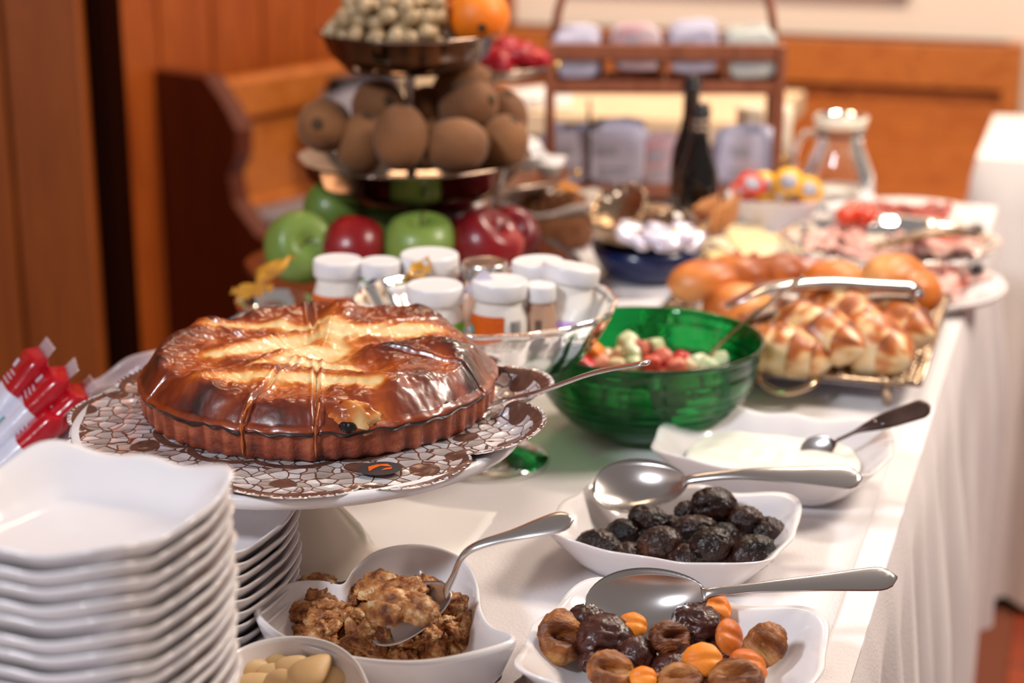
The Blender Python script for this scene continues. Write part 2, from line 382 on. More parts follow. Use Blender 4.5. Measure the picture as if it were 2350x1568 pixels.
# picture frame high on the back wall
pf = thing('picture_frame', 'pale gilt picture frame hanging on the back wall, only its lower edge in view', 'picture', (0, 0, 0))
c0 = aty(1690, 6, 4.15); c1 = aty(2055, 6, 4.05)
q0 = c0.x*math.cos(A18)-c0.y*math.sin(A18); q1 = c1.x*math.cos(A18)-c1.y*math.sin(A18); zf = 1.28-4.1*math.tan(PITCH-math.atan(772/F))
for nm, a_, b_, z0, z1 in (('frame_rail', q0-.5, q1, zf, zf+.05), ('frame_rail', q0-.5, q1, zf+.55, zf+.6), ('frame_rail', q0-.5, q0-.45, zf, zf+.6), ('frame_rail', q1-.05, q1, zf, zf+.6)):
    framebox(nm, BW-.035, BW, a_, b_, z0, z1, M['brass'] if 0 else M['cream'], pf)
framebox('picture', BW-.015, BW, q0-.46, q1-.04, zf+.04, zf+.56, M['label_grey'], pf)

# second table with white cloth at right, cloth reaching nearly to the floor
def skirt(u0, u1, v0, v1, z0, z1, flare=.02, fold=.012, nf=9, seed=0, sides='fblr', n=60, flr=None):
    """draped cloth as one surface: top and hanging sides (walls follow the perimeter with folds)"""
    per = []; cor = [(v0, u0), (v1, u0), (v1, u1), (v0, u1)]
    for k in range(4):
        a, b = cor[k], cor[(k+1) % 4]; L_ = math.hypot(b[0]-a[0], b[1]-a[1]); m_ = max(8, int(n*L_))
        for i in range(m_):
            t = i/m_; per.append((a[0]+(b[0]-a[0])*t, a[1]+(b[1]-a[1])*t))
    cx, cy = (v0+v1)/2, (u0+u1)/2; V_, F_ = [], []; NZ = 14; m_ = len(per)
    for j in range(NZ):
        s = j/(NZ-1); z = z1-(z1-z0)*s**1.15
        for i, (x, y) in enumerate(per):
            nx = 0 if v0+.001 < x < v1-.001 else (1 if x > cx else -1); ny = 0 if u0+.001 < y < u1-.001 else (1 if y > cy else -1)
            q = x*7.1+y*6.3+seed
            d = .006+flare*s+fold*ss(s, 0, .5)*(math.sin(q*nf)+.6*math.sin(q*nf*.43+1.3+s)+.4*math.sin(q*nf*1.9+2*s))
            if j == 0: d = 0
            V_.append((x+nx*d, y+ny*d, z-(.0 if j else 0)))
    for j in range(NZ-1):
        for i in range(m_):
            k = (i+1) % m_; F_.append((j*m_+i, (j+1)*m_+i, (j+1)*m_+k, j*m_+k))
    return V_, F_, per
def cloth_table(u0, u1, v0, v1, top, bottom, names, seed=0, flare=.02, fold=.012, m=None, nf=9):
    t = thing(names[0], names[1], 'table', uv((u0+u1)/2, (v0+v1)/2), (0, 0, RT))
    hu, hv = (u1-u0)/2-.004, (v1-v0)/2-.004
    part('tabletop', box(-hv, hv, -hu, hu, top-.035, top-.006), M['wood_bench'], t, False)
    for sx in (-1, 1):
        for sy in (-1, 1):
            part('leg', mv(bbox(.06, .06, top-.035, .006), sx*(hv-.05), sy*(hu-.05), (top-.035)/2), M['wood_bench'], t, False)
    V_, F_, per = skirt(u0, u1, v0, v1, bottom, top, flare, fold, nf, seed)
    nx = 70; ny = 110; k = len(V_)
    for j in range(ny):
        for i in range(nx):
            x = v0+(v1-v0)*i/(nx-1); y = u0+(u1-u0)*j/(ny-1)
            e = 0 if i in (0, nx-1) or j in (0, ny-1) else 1
            V_.append((x, y, top-.0015*(1-e)+e*.0006*noise.noise(Vector((x*9, y*9, seed)))))
    for j in range(ny-1):
        for i in range(nx-1):
            F_.append((k+j*nx+i, k+j*nx+i+1, k+(j+1)*nx+i+1, k+(j+1)*nx+i))
    c = part('tablecloth', xf((V_, F_), Matrix.Rotation(RT, 4, 'Z')), m or M['linen'], None)
    return t, c
t, c = cloth_table(2.89, 3.34, -.165, 1.1, .755, .02, ('dining_table', 'table hidden under a white cloth beyond the right corner of the buffet'), 3, .03, .02, M['linen2'])
tag(c, 'white cloth reaching almost to the red tiled floor, on the table at the right edge', 'tablecloth')
# buffet table
t, c = cloth_table(.36, 2.555, -.87, -.112, TZ, .16, ('buffet_table', 'long buffet table carrying all the food, hidden under its white cloth'), 0, .012, .015, None, 10)
tag(c, 'long white cloth covering the buffet table, hanging in folds at the right', 'tablecloth')
# upper runner: second cloth layer with an edge along the right side
rn = thick(grid(24, 60, lambda i, j: (-.80+(.80-.135)*i, .37+2.10*j, TZ+.0024+.0006*math.sin(j*40+i*7)+(.0015 if 0 else 0))), .0012, 24, 60)
tag(part('table_runner', xf(rn, Matrix.Rotation(RT, 4, 'Z')), M['linen'], None), 'thin white cover laid over the near half of the buffet cloth', 'runner')
# background table behind the rack
tb = thing('corner_table', 'small table with pale yellow top standing in the corner behind the wooden rack', 'table', uv(3.32, -.80), (0, 0, RT))
part('tabletop', box(-.22, .26, -.20, .22, .71, .75), M['cream'], tb, False)
part('apron', box(-.20, .24, -.18, .20, .60, .71), M['wood_end'], tb, False)
for sx in (-.17, .21):
    for sy in (-.15, .17): part('leg', box(sx-.03, sx+.03, sy-.03, sy+.03, 0, .60), M['wood_end'], tb, False)
p = aty(1232, 240, 3.35)
nb = thing('napkin_pile', 'low pile of white napkins on the corner table, left of the rack', 'napkins', (p.x, p.y, .752), (0, 0, .3))
for k in range(3): part('napkin', mv(bbox(.11, .10, .008, .002), 0, 0, .005+k*.009), M['paper'], nb, True, rot=(0, 0, k*.15))
# ================================================================== TABLEWARE BUILDERS
def rectish(a, b, p=4.0, sc=.03, ph=0):
    def R(t):
        c, s = abs(math.cos(t)), abs(math.sin(t))
        r = ((c/a)**p+(s/b)**p)**(-1/p)
        # bracket-shaped sides: small dips either side of each corner and mid-side swell
        return r*(1+sc*math.cos(8*t+ph)+sc*.5*math.cos(4*t+PI)+sc*.12*math.cos(16*t+.6))
    return R
def dish_vf(a, b, h, base=.45, t=.004, p=4., sc=.03, wave=.004, n=120, lip=.15, nprof=None):
    R = rectish(a, b, p, sc); m = min(a, b)
    inner = [(0, .004), (.25, .004), (.45, .0045), (.58, .006), (.68, .25*h), (.78, .50*h), (.87, .74*h), (.95, .93*h), (1.0, h)]
    outer = [(1.01, h-.001), (1.008, h-.35*t), (.96, h*.93-t), (.87, .70*h-t), (.76, .40*h-t), (.66, .12*h-t*.4), (.56, .0), (.5, .0), (.48, .002), (0, .002)]
    prof = inner+outer
    def fn(th, r, z, k):
        w_ = ss(r, .2, .8); rad = r*(m*(1-w_)+R(th)*w_)
        zz = z+wave*ss(r, .6, 1)*(math.cos(4*th+PI)*.6+.5*math.cos(8*th))
        return rad, zz
    return lathe(prof, n, fn)
def heart_dish(outl, z0, h, t=.0035):
    """outl: world xy rim outline; returns VF in coordinates relative to centre"""
    L_ = loopcr([Vector((p.x, p.y, 0)) for p in outl], 8); c = sum(L_, Vector())/len(L_); L_ = [p-c for p in L_]
    rows = [(.05, .004), (.4, .004), (.62, .0055), (.76, .016), (.87, .5*h), (.94, .74*h), (.985, .95*h), (1.0, h), (1.025, h+.0005), (1.045, h-.001),
            (1.04, h-.004), (1.0, .72*h), (.93, .4*h), (.82, .1*h), (.7, 0), (.4, 0), (.05, 0)]
    V_, F_ = [], []; n = len(L_)
    for s, z in rows:
        for p in L_: V_.append((p.x*s, p.y*s, z))
    for j in range(len(rows)-1):
        for i in range(n): k = (i+1) % n; F_.append((j*n+i, j*n+k, (j+1)*n+k, (j+1)*n+i))
    F_.append(tuple(range(n-1, -1, -1))); F_.append(tuple((len(rows)-1)*n+i for i in range(n)))
    return (V_, F_), c
def spoon(name, label, p_bowl, p_end, bl=.065, bw=.042, dep=.010, arch=.012, roll=0, group=None, up=(0, 0, 1), m='steel', hw=(.0035, .0028, .0045, .009), tilt=0, flip=False, hand=None, cat='spoon'):
    """bowl centre at p_bowl, handle end at p_end"""
    d = Vector(p_end)-Vector(p_bowl); L_ = d.length
    R = aim(d, up) @ Matrix.Rotation(roll, 3, 'X')
    t = thing(name, label, cat, p_bowl, R, group)
    nu, nv = 26, 14; sgn = -1 if flip else 1
    V_, F_ = [], []
    for lay in (0, 1):
        for j in range(nv):
            for i in range(nu):
                u = i/(nu-1); a_ = -1+2*u                                   # along x
                wv = bw/2*math.sqrt(max(0, 1-a_*a_))*(1-.18*a_)*1.03; wv = max(wv, .0028)
                s = -1+2*j/(nv-1); x = a_*bl/2; y = s*wv
                rr_ = min(1, math.sqrt((a_*a_)*.96+(s*s)*(1-a_*a_)))
                z = sgn*(-dep*(1-rr_**2.2))-lay*.0012*sgn*(1 if not flip else 1)
                V_.append((x, y, z))
        k = lay*nu*nv
        for j in range(nv-1):
            for i in range(nu-1):
                q = (k+j*nu+i, k+j*nu+i+1, k+(j+1)*nu+i+1, k+(j+1)*nu+i); F_.append(q if lay == 0 else q[::-1])
    ring = [i for i in range(nu)]+[j*nu+nu-1 for j in range(1, nv)]+[(nv-1)*nu+i for i in range(nu-2, -1, -1)]+[j*nu for j in range(nv-2, 0, -1)]
    k = nu*nv
    for a, b in zip(ring, ring[1:]+ring[:1]): F_.append((a, a+k, b+k, b))
    Rt = Matrix.Rotation(tilt, 4, 'Y')
    part('bowl', xf((V_, F_), Rt), M[m], t)
    x0 = bl/2-.004
    zc = math.sin(-tilt)*x0
    P = bez([(x0*math.cos(tilt), 0, zc), (x0+.012, 0, zc+arch*.5), (x0+(L_-x0)*.35, 0, arch*1.15), (x0+(L_-x0)*.7, 0, arch*.6), (L_, 0, 0)], 9)
    n_ = len(P); W = []; T = []
    for i in range(n_):
        s = i/(n_-1)
        w_ = hw[0]+(hw[1]-hw[0])*ss(s, 0, .2)+(hw[2]-hw[1])*ss(s, .35, .7)+(hw[3]-hw[2])*ss(s, .6, .95)
        if s > .9: w_ *= math.sqrt(max(.02, 1-((s-.9)/.1)**2.2))
        if s < .08: w_ = max(w_, .0055*(1-s/.08)+w_*(s/.08))
        W.append(w_); T.append(.0011+.0012*(1-s)*ss(s, 0, .1)+.0004*ss(s, .6, 1))
    part('handle', tube(P, W, 12, T), M[hand or m], t)
    return t
def jar(label, p, r=.024, h=.062, lidm='jar_lid', bodym='jar_white', lab='label_orange', lab_a=(0, 2.2), lab_z=(.12, .58), rot=0, tilt=(0, 0), bar=None, lid_h=.016, group='small jars in the glass bowl', kind='yoghurt_jar', emblem=None, neck=.86):
    t = thing(kind, label, 'jar', p, (tilt[0], tilt[1], rot), group)
    hb = h-lid_h
    part('body', lathe([(0, 0), (r*.86, 0), (r*.97, .002), (r, .006), (r, hb*.62), (r*.985, hb*.72), (r*neck, hb*.9), (r*neck*.97, hb), (r*neck*.97, hb+.004), (0, hb+.004)], 40), M[bodym], t)
    lr = r*.97
    def lf(a, rr_, z, k): return (rr_*(1+.006*math.cos(48*a)), z) if 1 <= k <= 3 else (rr_, z)
    part('lid', lathe([(0, hb+.001), (lr*.96, hb+.001), (lr, hb+.0025), (lr, h-.003), (lr*.975, h-.0008), (lr*.93, h), (lr*.89, h-.0004), (lr*.84, h-.0006), (lr*.5, h-.0006), (0, h-.0006)], 96, lf), M[lidm], t)
    def arc(a0, a1, z0, z1, rad, m_, nm, n=18):
        vf = grid(n, 2, lambda i, j: (rad*math.cos(a0+(a1-a0)*i), rad*math.sin(a0+(a1-a0)*i), (z0+(z1-z0)*j)))
        return part(nm, vf, m_, t)
    if lab:
        a0, a1 = lab_a; arc(a0, a1, hb*lab_z[0], hb*lab_z[1], r+.0004, M[lab], 'label')
    if bar is not None:
        vs = []
        x = bar; vfs = []
        for k in range(11):
            wd = random.choice((.012, .02, .03)); 
            a0_ = x; a1_ = x+wd; x += wd+random.choice((.014, .022))
            vfs.append(grid(2, 2, lambda i, j: ((r+.0007)*math.cos(a0_+(a1_-a0_)*i), (r+.0007)*math.sin(a0_+(a1_-a0_)*i), hb*(.24+.48*j))))
        part('barcode', join(*vfs), M['ink'], t)
    if emblem:
        a0 = emblem[0]
        vf = [( (r+.0008)*math.cos(a0+emblem[2]*math.cos(q)/r), (r+.0008)*math.sin(a0+emblem[2]*math.cos(q)/r), hb*emblem[1]+emblem[2]*math.sin(q)) for q in [2*PI*i/16 for i in range(16)]]
        part('emblem', (vf, [tuple(range(16))]), M[emblem[3]], t)
    return t

# ================================================================== PLATE STACKS (left foreground)
def stack(c, n, a, b, h, pitch, rot, label_top, label, label_bot, group, wav, sc):
    vf = dish_vf(a, b, h, t=.0042, p=3.4, sc=sc, wave=wav, n=128)
    me = mesh('square_dish', vf, M['china'])
    for k in range(n):
        m_ = n-k; od = ('', 'topmost', 'second', 'third', 'fourth', 'fifth', 'sixth', 'seventh', 'eighth', 'ninth', 'tenth', 'eleventh', 'twelfth', 'thirteenth', 'fourteenth', 'fifteenth')
        lb = label_top if k == n-1 else (label_bot if k == 0 else (f'white scalloped dish, {od[m_]} from the top of {label}' if m_ < 16 else f'white scalloped dish near the bottom of {label}'))
        o = new('square_dish', me, None, (c.x+rr(-.0012, .0012), c.y+rr(-.0012, .0012), TZ+.0036+k*pitch), (0, 0, rot+rr(-.012, .012)))
        tag(o, lb, 'dish', group)
NS = 22
zt = TZ+.0036+(NS-1)*.0085+.026
c = at(168, 1150, zt)
stack(c, NS, .066, .064, .028, .0085, math.radians(-22), 'topmost empty white scalloped dish of the tall stack at the left front', 'the tall stack at the left front', 'lowest white dish of the tall left front stack', 'white dishes in the tall front stack', .0035, .022)
NS2 = 9
zt2 = TZ+.0036+(NS2-1)*.0082+.026
c2 = at(412, 1192, zt2)
stack(c2, NS2, .066, .064, .028, .0082, math.radians(-22), 'topmost white dish of the lower stack, half under the cake stand', 'the lower stack beside the cake stand foot', 'lowest white dish of the lower stack by the cake stand foot', 'white dishes in the lower stack', .0035, .022)

# ================================================================== CAKE STAND, DOILY, CAKE
SC = Vector((-.149, 1.198, 0)); SZ = .868
cs = thing('cake_stand', 'white china pedestal cake stand under the apple cake', 'cake stand', (SC.x, SC.y, TZ+.0036))
hs = SZ-TZ-.0036
part('plate', lathe([(0, hs-.004), (.10, hs-.004), (.138, hs-.002), (.150, hs+.001), (.158, hs+.003), (.1605, hs+.0005), (.158, hs-.006), (.145, hs-.010), (.10, hs-.013), (.03, hs-.015), (0, hs-.015)], 96), M['china'], cs)
part('pedestal', lathe([(0, hs-.012), (.030, hs-.013), (.022, hs-.022), (.0175, hs-.038), (.018, hs-.050), (.026, hs-.068), (.040, .030), (.0465, .020), (.047, .016), (.050, .013), (.053, .006), (.053, 0), (0, 0)], 64), M['china_shade'], cs)
# foil doily with scalloped edge
NSC = 11
def doily():
    rows = 40; n = 352; V_, F_, UV = [], [], []
    for j in range(rows):
        s = .42+.58*j/(rows-1)
        for i in range(n):
            a = 2*PI*i/n
            sc_ = abs(math.sin(NSC*a/2+.4))**.55
            R = .150+.0165*sc_
            right = ss(math.cos(a-.12), .55, 1)
            R += .016*right*sc_
            r = R*s
            z = .0006+.0035*ss(s, .75, 1)*(1+1.2*math.sin(3*a+1))*.5+.012*ss(s, .86, 1)*right+.0012*noise.noise(Vector((math.cos(a)*5, math.sin(a)*5, s*4)))
            V_.append((r*math.cos(a), r*math.sin(a), max(.0002, z)+.0022)); UV.append(s)
    for j in range(rows-1):
        for i in range(n):
            k = (i+1) % n
            F_.append((j*n+i, j*n+k, (j+1)*n+k, (j+1)*n+i))
    return V_, F_, UV
dv, df, duv = doily()
dm = bpy.data.materials.new('foil_doily'); dm.use_nodes = True; nt = dm.node_tree; b = nt.nodes['Principled BSDF']
N = nt.nodes.new; Lk = nt.links.new
tc = N('ShaderNodeTexCoord'); wn = N('ShaderNodeTexNoise'); wn.inputs['Scale'].default_value = 30
mx = N('ShaderNodeMix'); mx.data_type = 'VECTOR'; mx.inputs[0].default_value = .012
Lk(tc.outputs['Object'], wn.inputs['Vector']); Lk(tc.outputs['Object'], mx.inputs[4]); Lk(wn.outputs['Color'], mx.inputs[5])
v1 = N('ShaderNodeTexVoronoi'); v1.feature = 'DISTANCE_TO_EDGE'; v1.inputs['Scale'].default_value = 95; Lk(mx.outputs[1], v1.inputs['Vector'])
v2 = N('ShaderNodeTexVoronoi'); v2.feature = 'F1'; v2.inputs['Scale'].default_value = 26; v2.inputs['Randomness'].default_value = .7; Lk(mx.outputs[1], v2.inputs['Vector'])
v3 = N('ShaderNodeTexVoronoi'); v3.feature = 'F1'; v3.inputs['Scale'].default_value = 95; Lk(mx.outputs[1], v3.inputs['Vector'])
def mth(op, a, b_=None, c_=None):
    n_ = N('ShaderNodeMath'); n_.operation = op
    for i, q in enumerate((a, b_, c_)):
        if q is None: continue
        if isinstance(q, (int, float)): n_.inputs[i].default_value = q
        else: Lk(q, n_.inputs[i])
    return n_.outputs[0]
line = mth('LESS_THAN', v1.outputs['Distance'], .045)
spot = mth('LESS_THAN', v2.outputs['Distance'], .29)
aa = N('ShaderNodeAttribute'); aa.attribute_name = 'ring'
band = mth('MULTIPLY', mth('GREATER_THAN', aa.outputs['Fac'], .945), mth('LESS_THAN', aa.outputs['Fac'], .982))
ban2 = mth('MULTIPLY', mth('GREATER_THAN', aa.outputs['Fac'], .60), mth('LESS_THAN', aa.outputs['Fac'], .64))
mk = mth('MAXIMUM', mth('MAXIMUM', line, spot), mth('MAXIMUM', band, ban2))
cr = N('ShaderNodeMix'); cr.data_type = 'RGBA'; Lk(mk, cr.inputs[0]); cv = N('ShaderNodeValToRGB'); cv.color_ramp.elements[0].color = lin('c8beb8'); cv.color_ramp.elements[1].color = lin('f4f2f6'); cv.color_ramp.elements[0].position = .15; cv.color_ramp.elements[1].position = .55; sx_ = N('ShaderNodeSeparateColor'); Lk(v3.outputs['Color'], sx_.inputs[0]); Lk(sx_.outputs[0], cv.inputs[0]); Lk(cv.outputs[0], cr.inputs[6]); cr.inputs[7].default_value = lin('6b4a3e')
Lk(cr.outputs[2], b.inputs['Base Color'])
mt_ = mth('SUBTRACT', .5, mth('MULTIPLY', mk, .2)); Lk(mt_, b.inputs['Metallic']); b.inputs['Roughness'].default_value = .24
bp = N('ShaderNodeBump'); bp.inputs['Strength'].default_value = .9; bp.inputs['Distance'].default_value = .0016
hh = mth('ADD', mth('MULTIPLY', mth('SUBTRACT', 1, mk), .8), mth('MULTIPLY', v3.outputs['Distance'], 1.2)); Lk(hh, bp.inputs['Height']); Lk(bp.outputs[0], b.inputs['Normal'])
me = mesh('doily', (dv, df), dm); a_ = me.attributes.new('ring', 'FLOAT', 'POINT'); a_.data.foreach_set('value', np.array(duv, dtype=np.float32))
do = tag(new('doily', me, None, (SC.x, SC.y, SZ-.0005)), 'silver and brown printed foil doily with scalloped edge under the cake', 'doily')
st_ = thing('spare', 'x', 'x') if 0 else None
bd_ = []
for i in range(0, 352, 2):
    p = dv[(40-1)*352+i]; p0 = dv[(40-3)*352+i]; bd_.append(mv(blob(.0011, .0011, .0005, sub=1), p[0]*.6+p0[0]*.4, p[1]*.6+p0[1]*.4, p[2]+.0003))
part('beaded_edge', join(*bd_), M['china'], do)['kind'] = 'stuff'
# black oval printed medallion on the doily rim
q = at(872, 1081, SZ+.004)-Vector((SC.x, SC.y, SZ-.0005))
el = [(.0145*math.cos(t), .0115*math.sin(t), .0004) for t in [2*PI*i/32 for i in range(32)]]
md = part('medallion', (el, [tuple(range(32))]), M['ink'], do, loc=(q.x, q.y, .0058), rot=(.03, 0, .25))
for pts in ([(-.008, -.004), (-.007, .004), (-.001, .0065), (.006, .006), (.008, .001), (.001, .0035), (-.003, .001)], [(.0, -.004), (.007, -.003), (.008, .0), (.003, -.001)]):
    part('mark', ([(x, y, .0007) for x, y in pts], [tuple(range(len(pts)))]), M['label_orange'], md)

# ---- the cake
CK = Vector((-.139, 1.228, SZ+.0028)); CR = .127; CH = .050
ck = thing('apple_cake', 'glazed apple cake with fluted crust, cut into slices, on the silver doily', 'cake', CK)
NT = 420; fl_n = 54
# fluted crust
rows = [(0, 0, .95), (.6, 0, .95), (.97, 0, .9), (.985, .002, .8)]+[(.985+.012*k/8, .002+.021*k/8, .55+.1*math.sin(k)) for k in range(1, 9)]+[(.97, .025, 1), (.6, .026, .9), (0, .026, .9)]
V_, F_, A_ = [], [], []; idx = []
for k, (r, z, bk) in enumerate(rows):
    row = []
    for i in range(NT):
        a = 2*PI*i/NT; w_ = 1+(.0085*math.cos(fl_n*a) if 2 <= k <= 11 else 0)
        w_ += .004*noise.noise(Vector((math.cos(a)*9, math.sin(a)*9, z*90)))
        row.append(len(V_)); V_.append((max(r, .001)*CR*w_*math.cos(a), max(r, .001)*CR*w_*math.sin(a), z))
        A_.append(bk-.28*max(0, math.cos(fl_n*a)) + .35*noise.noise(Vector((math.cos(a)*14, math.sin(a)*14, z*120))))
    idx.append(row)
for a, b in zip(idx, idx[1:]):
    for i in range(NT): j = (i+1) % NT; F_.append((a[i], a[j], b[j], b[i]))
me = mesh('crust', (V_, F_), M['crust']); setattr_f(me, A_); new('crust', me, ck)
# filling: heightfield with apple pieces: brown crests with pale faces towards the viewer
cuts = [math.radians(q) for q in (-107, -85, 150, 100, 40, -22, -150)]
def seg(x0, y0, x1, y1, w_, hh_, pale, side=1):
    a, b = at(x0, y0, CK.z+.042)-CK, at(x1, y1, CK.z+.042)-CK
    return (a.x, a.y, b.x, b.y, w_*1.22, hh_*1.25, pale, side)
SEG = [seg(778, 722, 742, 785, .011, .005, 1.0), seg(800, 760, 975, 752, .017, .008, .95), seg(800, 722, 985, 722, .018, .009, -.5), seg(600, 838, 700, 792, .011, .006, 1.0), seg(505, 803, 680, 768, .012, .006, .95),
       seg(470, 868, 620, 858, .014, .007, .75), seg(480, 752, 640, 742, .012, .005, .75), seg(700, 826, 790, 842, .010, .005, 1.0), seg(700, 858, 850, 872, .012, .006, .85), seg(905, 845, 918, 915, .013, .004, .9),
       seg(860, 812, 1080, 808, .017, .008, -.6), seg(340, 820, 470, 760, .020, .006, -.35), seg(960, 850, 1090, 880, .022, .005, -.3), seg(610, 712, 740, 704, .014, .006, -.3), seg(660, 745, 745, 752, .010, .004, .6), seg(350, 880, 450, 900, .02, .003, -.2), seg(700, 780, 745, 800, .014, -.004, .9), seg(1000, 800, 1075, 850, .012, .003, .35)]
def hz(r, a):
    """height and bake at normalised radius r, angle a"""
    env = 1-ss(r, .84, 1.03)
    X, Y = r*CR*math.cos(a), r*CR*math.sin(a); x, y = X/CR, Y/CR
    wx = X+.004*noise.noise(Vector((x*3, y*3, 9))); wy = Y+.004*noise.noise(Vector((x*3, y*3, 17)))
    h = .007+.021*env**.5-.003*(1-ss(r, .0, .40))
    n1 = noise.fractal(Vector((x*2.6, y*2.6, 4.)), .7, 2.2, 4); h += .0035*n1*env
    fine = noise.fractal(Vector((x*10, y*10, 1.)), .8, 2.2, 3); h += .0009*fine
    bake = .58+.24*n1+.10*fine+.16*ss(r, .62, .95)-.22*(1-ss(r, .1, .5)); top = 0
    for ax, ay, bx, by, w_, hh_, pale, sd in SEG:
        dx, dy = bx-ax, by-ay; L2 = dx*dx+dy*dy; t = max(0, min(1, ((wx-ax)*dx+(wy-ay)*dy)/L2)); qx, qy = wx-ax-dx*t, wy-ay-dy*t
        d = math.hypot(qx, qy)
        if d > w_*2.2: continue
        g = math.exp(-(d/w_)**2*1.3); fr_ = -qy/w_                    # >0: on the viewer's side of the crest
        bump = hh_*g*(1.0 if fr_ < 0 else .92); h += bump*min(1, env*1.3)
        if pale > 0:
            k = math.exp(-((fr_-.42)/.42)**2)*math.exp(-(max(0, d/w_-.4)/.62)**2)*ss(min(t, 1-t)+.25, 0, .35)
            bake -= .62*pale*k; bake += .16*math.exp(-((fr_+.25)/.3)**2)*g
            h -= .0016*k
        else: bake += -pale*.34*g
    for ca in cuts:
        ang = (a-ca+PI) % (2*PI)-PI; d = abs(ang)*r*CR
        if r > .2:
            g = math.exp(-(d/.0012)**2); h -= .0032*g*ss(r, .2, .5); bake -= .10*g
            h += .0010*math.exp(-((d-.0032)/.0014)**2)
    return h, min(1, max(.02, bake)), env
NT2 = 640
V_, F_, A_ = [], [], []; NRr = 150; idx = []
for k in range(NRr+22):
    row = []
    for i in range(NT2):
        a = 2*PI*i/NT2; ca_, sa_ = math.cos(a), math.sin(a)
        if k <= NRr:
            r = max(.004, (k/NRr))*.985; h, bk, env = hz(r, a); z = h+.010; rad = r*CR*(1+.012*(r**4)*noise.noise(Vector((ca_*4, sa_*4, 2))))
        else:
            s = (k-NRr)/21; h, bk, env = hz(.985, a); z1 = h+.010; zb_ = .0185+.0028*noise.noise(Vector((ca_*11, sa_*11, 6))); z = z1+(zb_-z1)*s
            rad = CR*(.985+.034*math.sin(min(1, s*1.15)*PI*.62)-.004*s)*(1+.012*noise.noise(Vector((ca_*4, sa_*4, 2))))
            rad += .0010*noise.noise(Vector((ca_*16, sa_*16, z*120)))-.0008*ss(s, .9, 1)
            for ca in cuts[:2]:
                d = abs((a-ca+PI) % (2*PI)-PI)*CR; rad -= .0035*math.exp(-(d/.0011)**2)
            n2 = noise.noise(Vector((ca_*7, sa_*7, s*2)))
            bk = bk*(1-ss(s, 0, .25))+(.66+.14*n2)*ss(s, 0, .25)+.62*ss(s, .50+.25*n2, .74)
        row.append(len(V_)); V_.append((rad*ca_, rad*sa_, z)); A_.append(bk)
    idx.append(row)
for a, b in zip(idx, idx[1:]):
    for i in range(NT2): j = (i+1) % NT2; F_.append((a[i], b[i], b[j], a[j]))
F_.append(tuple(idx[0]))
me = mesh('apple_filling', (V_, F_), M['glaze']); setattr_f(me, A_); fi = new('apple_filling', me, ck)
# drips of glaze over the cut edges
for an, wd in ((-107, .0014), (-85, .0009)):
    a = math.radians(an); P = [Vector((CR*rr_*math.cos(a+da), CR*rr_*math.sin(a+da), z)) for rr_, da, z in ((.93, .02, .0385), (1.0, .01, .033), (1.022, 0, .026), (1.012, -.004, .016), (1.008, -.004, .004))]
    vf = tube(bez(P, 6), [wd*(.7+.3*math.sin(k)) for k in range(25)], 8); me = mesh('drip', vf, M['glaze']); setattr_f(me, [.46]*len(vf[0])); new('glaze_drip', me, ck)
# dark fruit hole at the front
g = Vector((.034, -.117, .027))
vf = mv(blob(.017, .007, .0125, .30, 2.2, 3, 4), g.x, g.y+.001, g.z); me = mesh('glazed_lump', vf, M['glaze'])
setattr_f(me, [max(.05, min(.6, .36+.5*noise.noise(Vector(v)*70))) for v in vf[0]]); new('glazed_lump', me, ck)
part('dark_berry', mv(blob(.0062, .004, .0048, .15, 2, 8, 3), g.x-.003, g.y-.0052, g.z-.004), M['prune'], ck)

# cake server lying at the right of the cake
sv = thing('cake_server', 'thin silver cake server lying beside the cake, handle pointing over the green bowl', 'server', at(1120, 948, SZ+.006))
b0 = Vector((0, 0, 0)); e1 = at(1488, 832, .925)-sv.location; mid = at(1245, 897, .893)-sv.location; q1_ = at(1160, 918, .880)-sv.location
P = bez([b0+Vector((-.01, 0, 0)), q1_, mid, (mid+e1)/2+Vector((0, 0, .003)), e1], 8); n_ = len(P)
part('handle', tube(P, [.003+.0030*ss(i/n_, .4, 1)*(1 if i < n_-1 else .5) for i in range(n_)], 10, [.0016]*n_), M['steel'], sv)
bl_ = grid(10, 6, lambda i, j: (-.075*i, (j-.5)*.036*math.sqrt(max(.05, 1-(i*2-1)**4*.8)), .0004*math.sin(i*3)))
part('blade', xf(thick(bl_, .0012, 10, 6), aim(Vector((.9, -.25, 0))).to_4x4()), M['steel'], sv)

# ================================================================== GREEN GLASS BOWL
gb = at(1487, 1000, TZ); gb = Vector((.118, 1.50, TZ+.0036)); 
GR, GH = .1015, .086
def gprof():
    out = [(0, 0), (.040, 0), (.048, .0025), (.064, .011), (.080, .026), (.090, .042), (.0965, .058), (GR, GH-.003), (GR+.0008, GH)]
    P = bez([(r, 0, z) for r, z in out], 6); pr = []
    for p in P:
        z = p.z; rb = .0020*max(0, math.sin(z*2*PI/.0075)) if z > .016 else 0
        pr.append((p.x+rb, z))
    inn = [(GR-.0012, GH+.0003), (GR-.0032, GH-.003), (.093, .058), (.0865, .042), (.0765, .027), (.061, .014), (.044, .006), (0, .005)]
    return pr+inn
bo = tag(part('glass_bowl', lathe(gprof(), 96), M['green_glass'], None, loc=gb), 'large ribbed emerald green glass bowl of fruit salad', 'bowl')
sal = [('salad_green', 'cube of pale melon in the fruit salad', 'pale melon cubes'), ('salad_cream', 'cube of apple in the fruit salad', 'apple cubes in the salad'), ('salad_red', 'red piece of fruit in the salad', 'red pieces in the salad'), ('salad_pink', 'pink cube of watermelon in the salad', 'pink cubes in the salad'), ('orange', 'orange segment in the fruit salad', 'orange segments in the salad')]
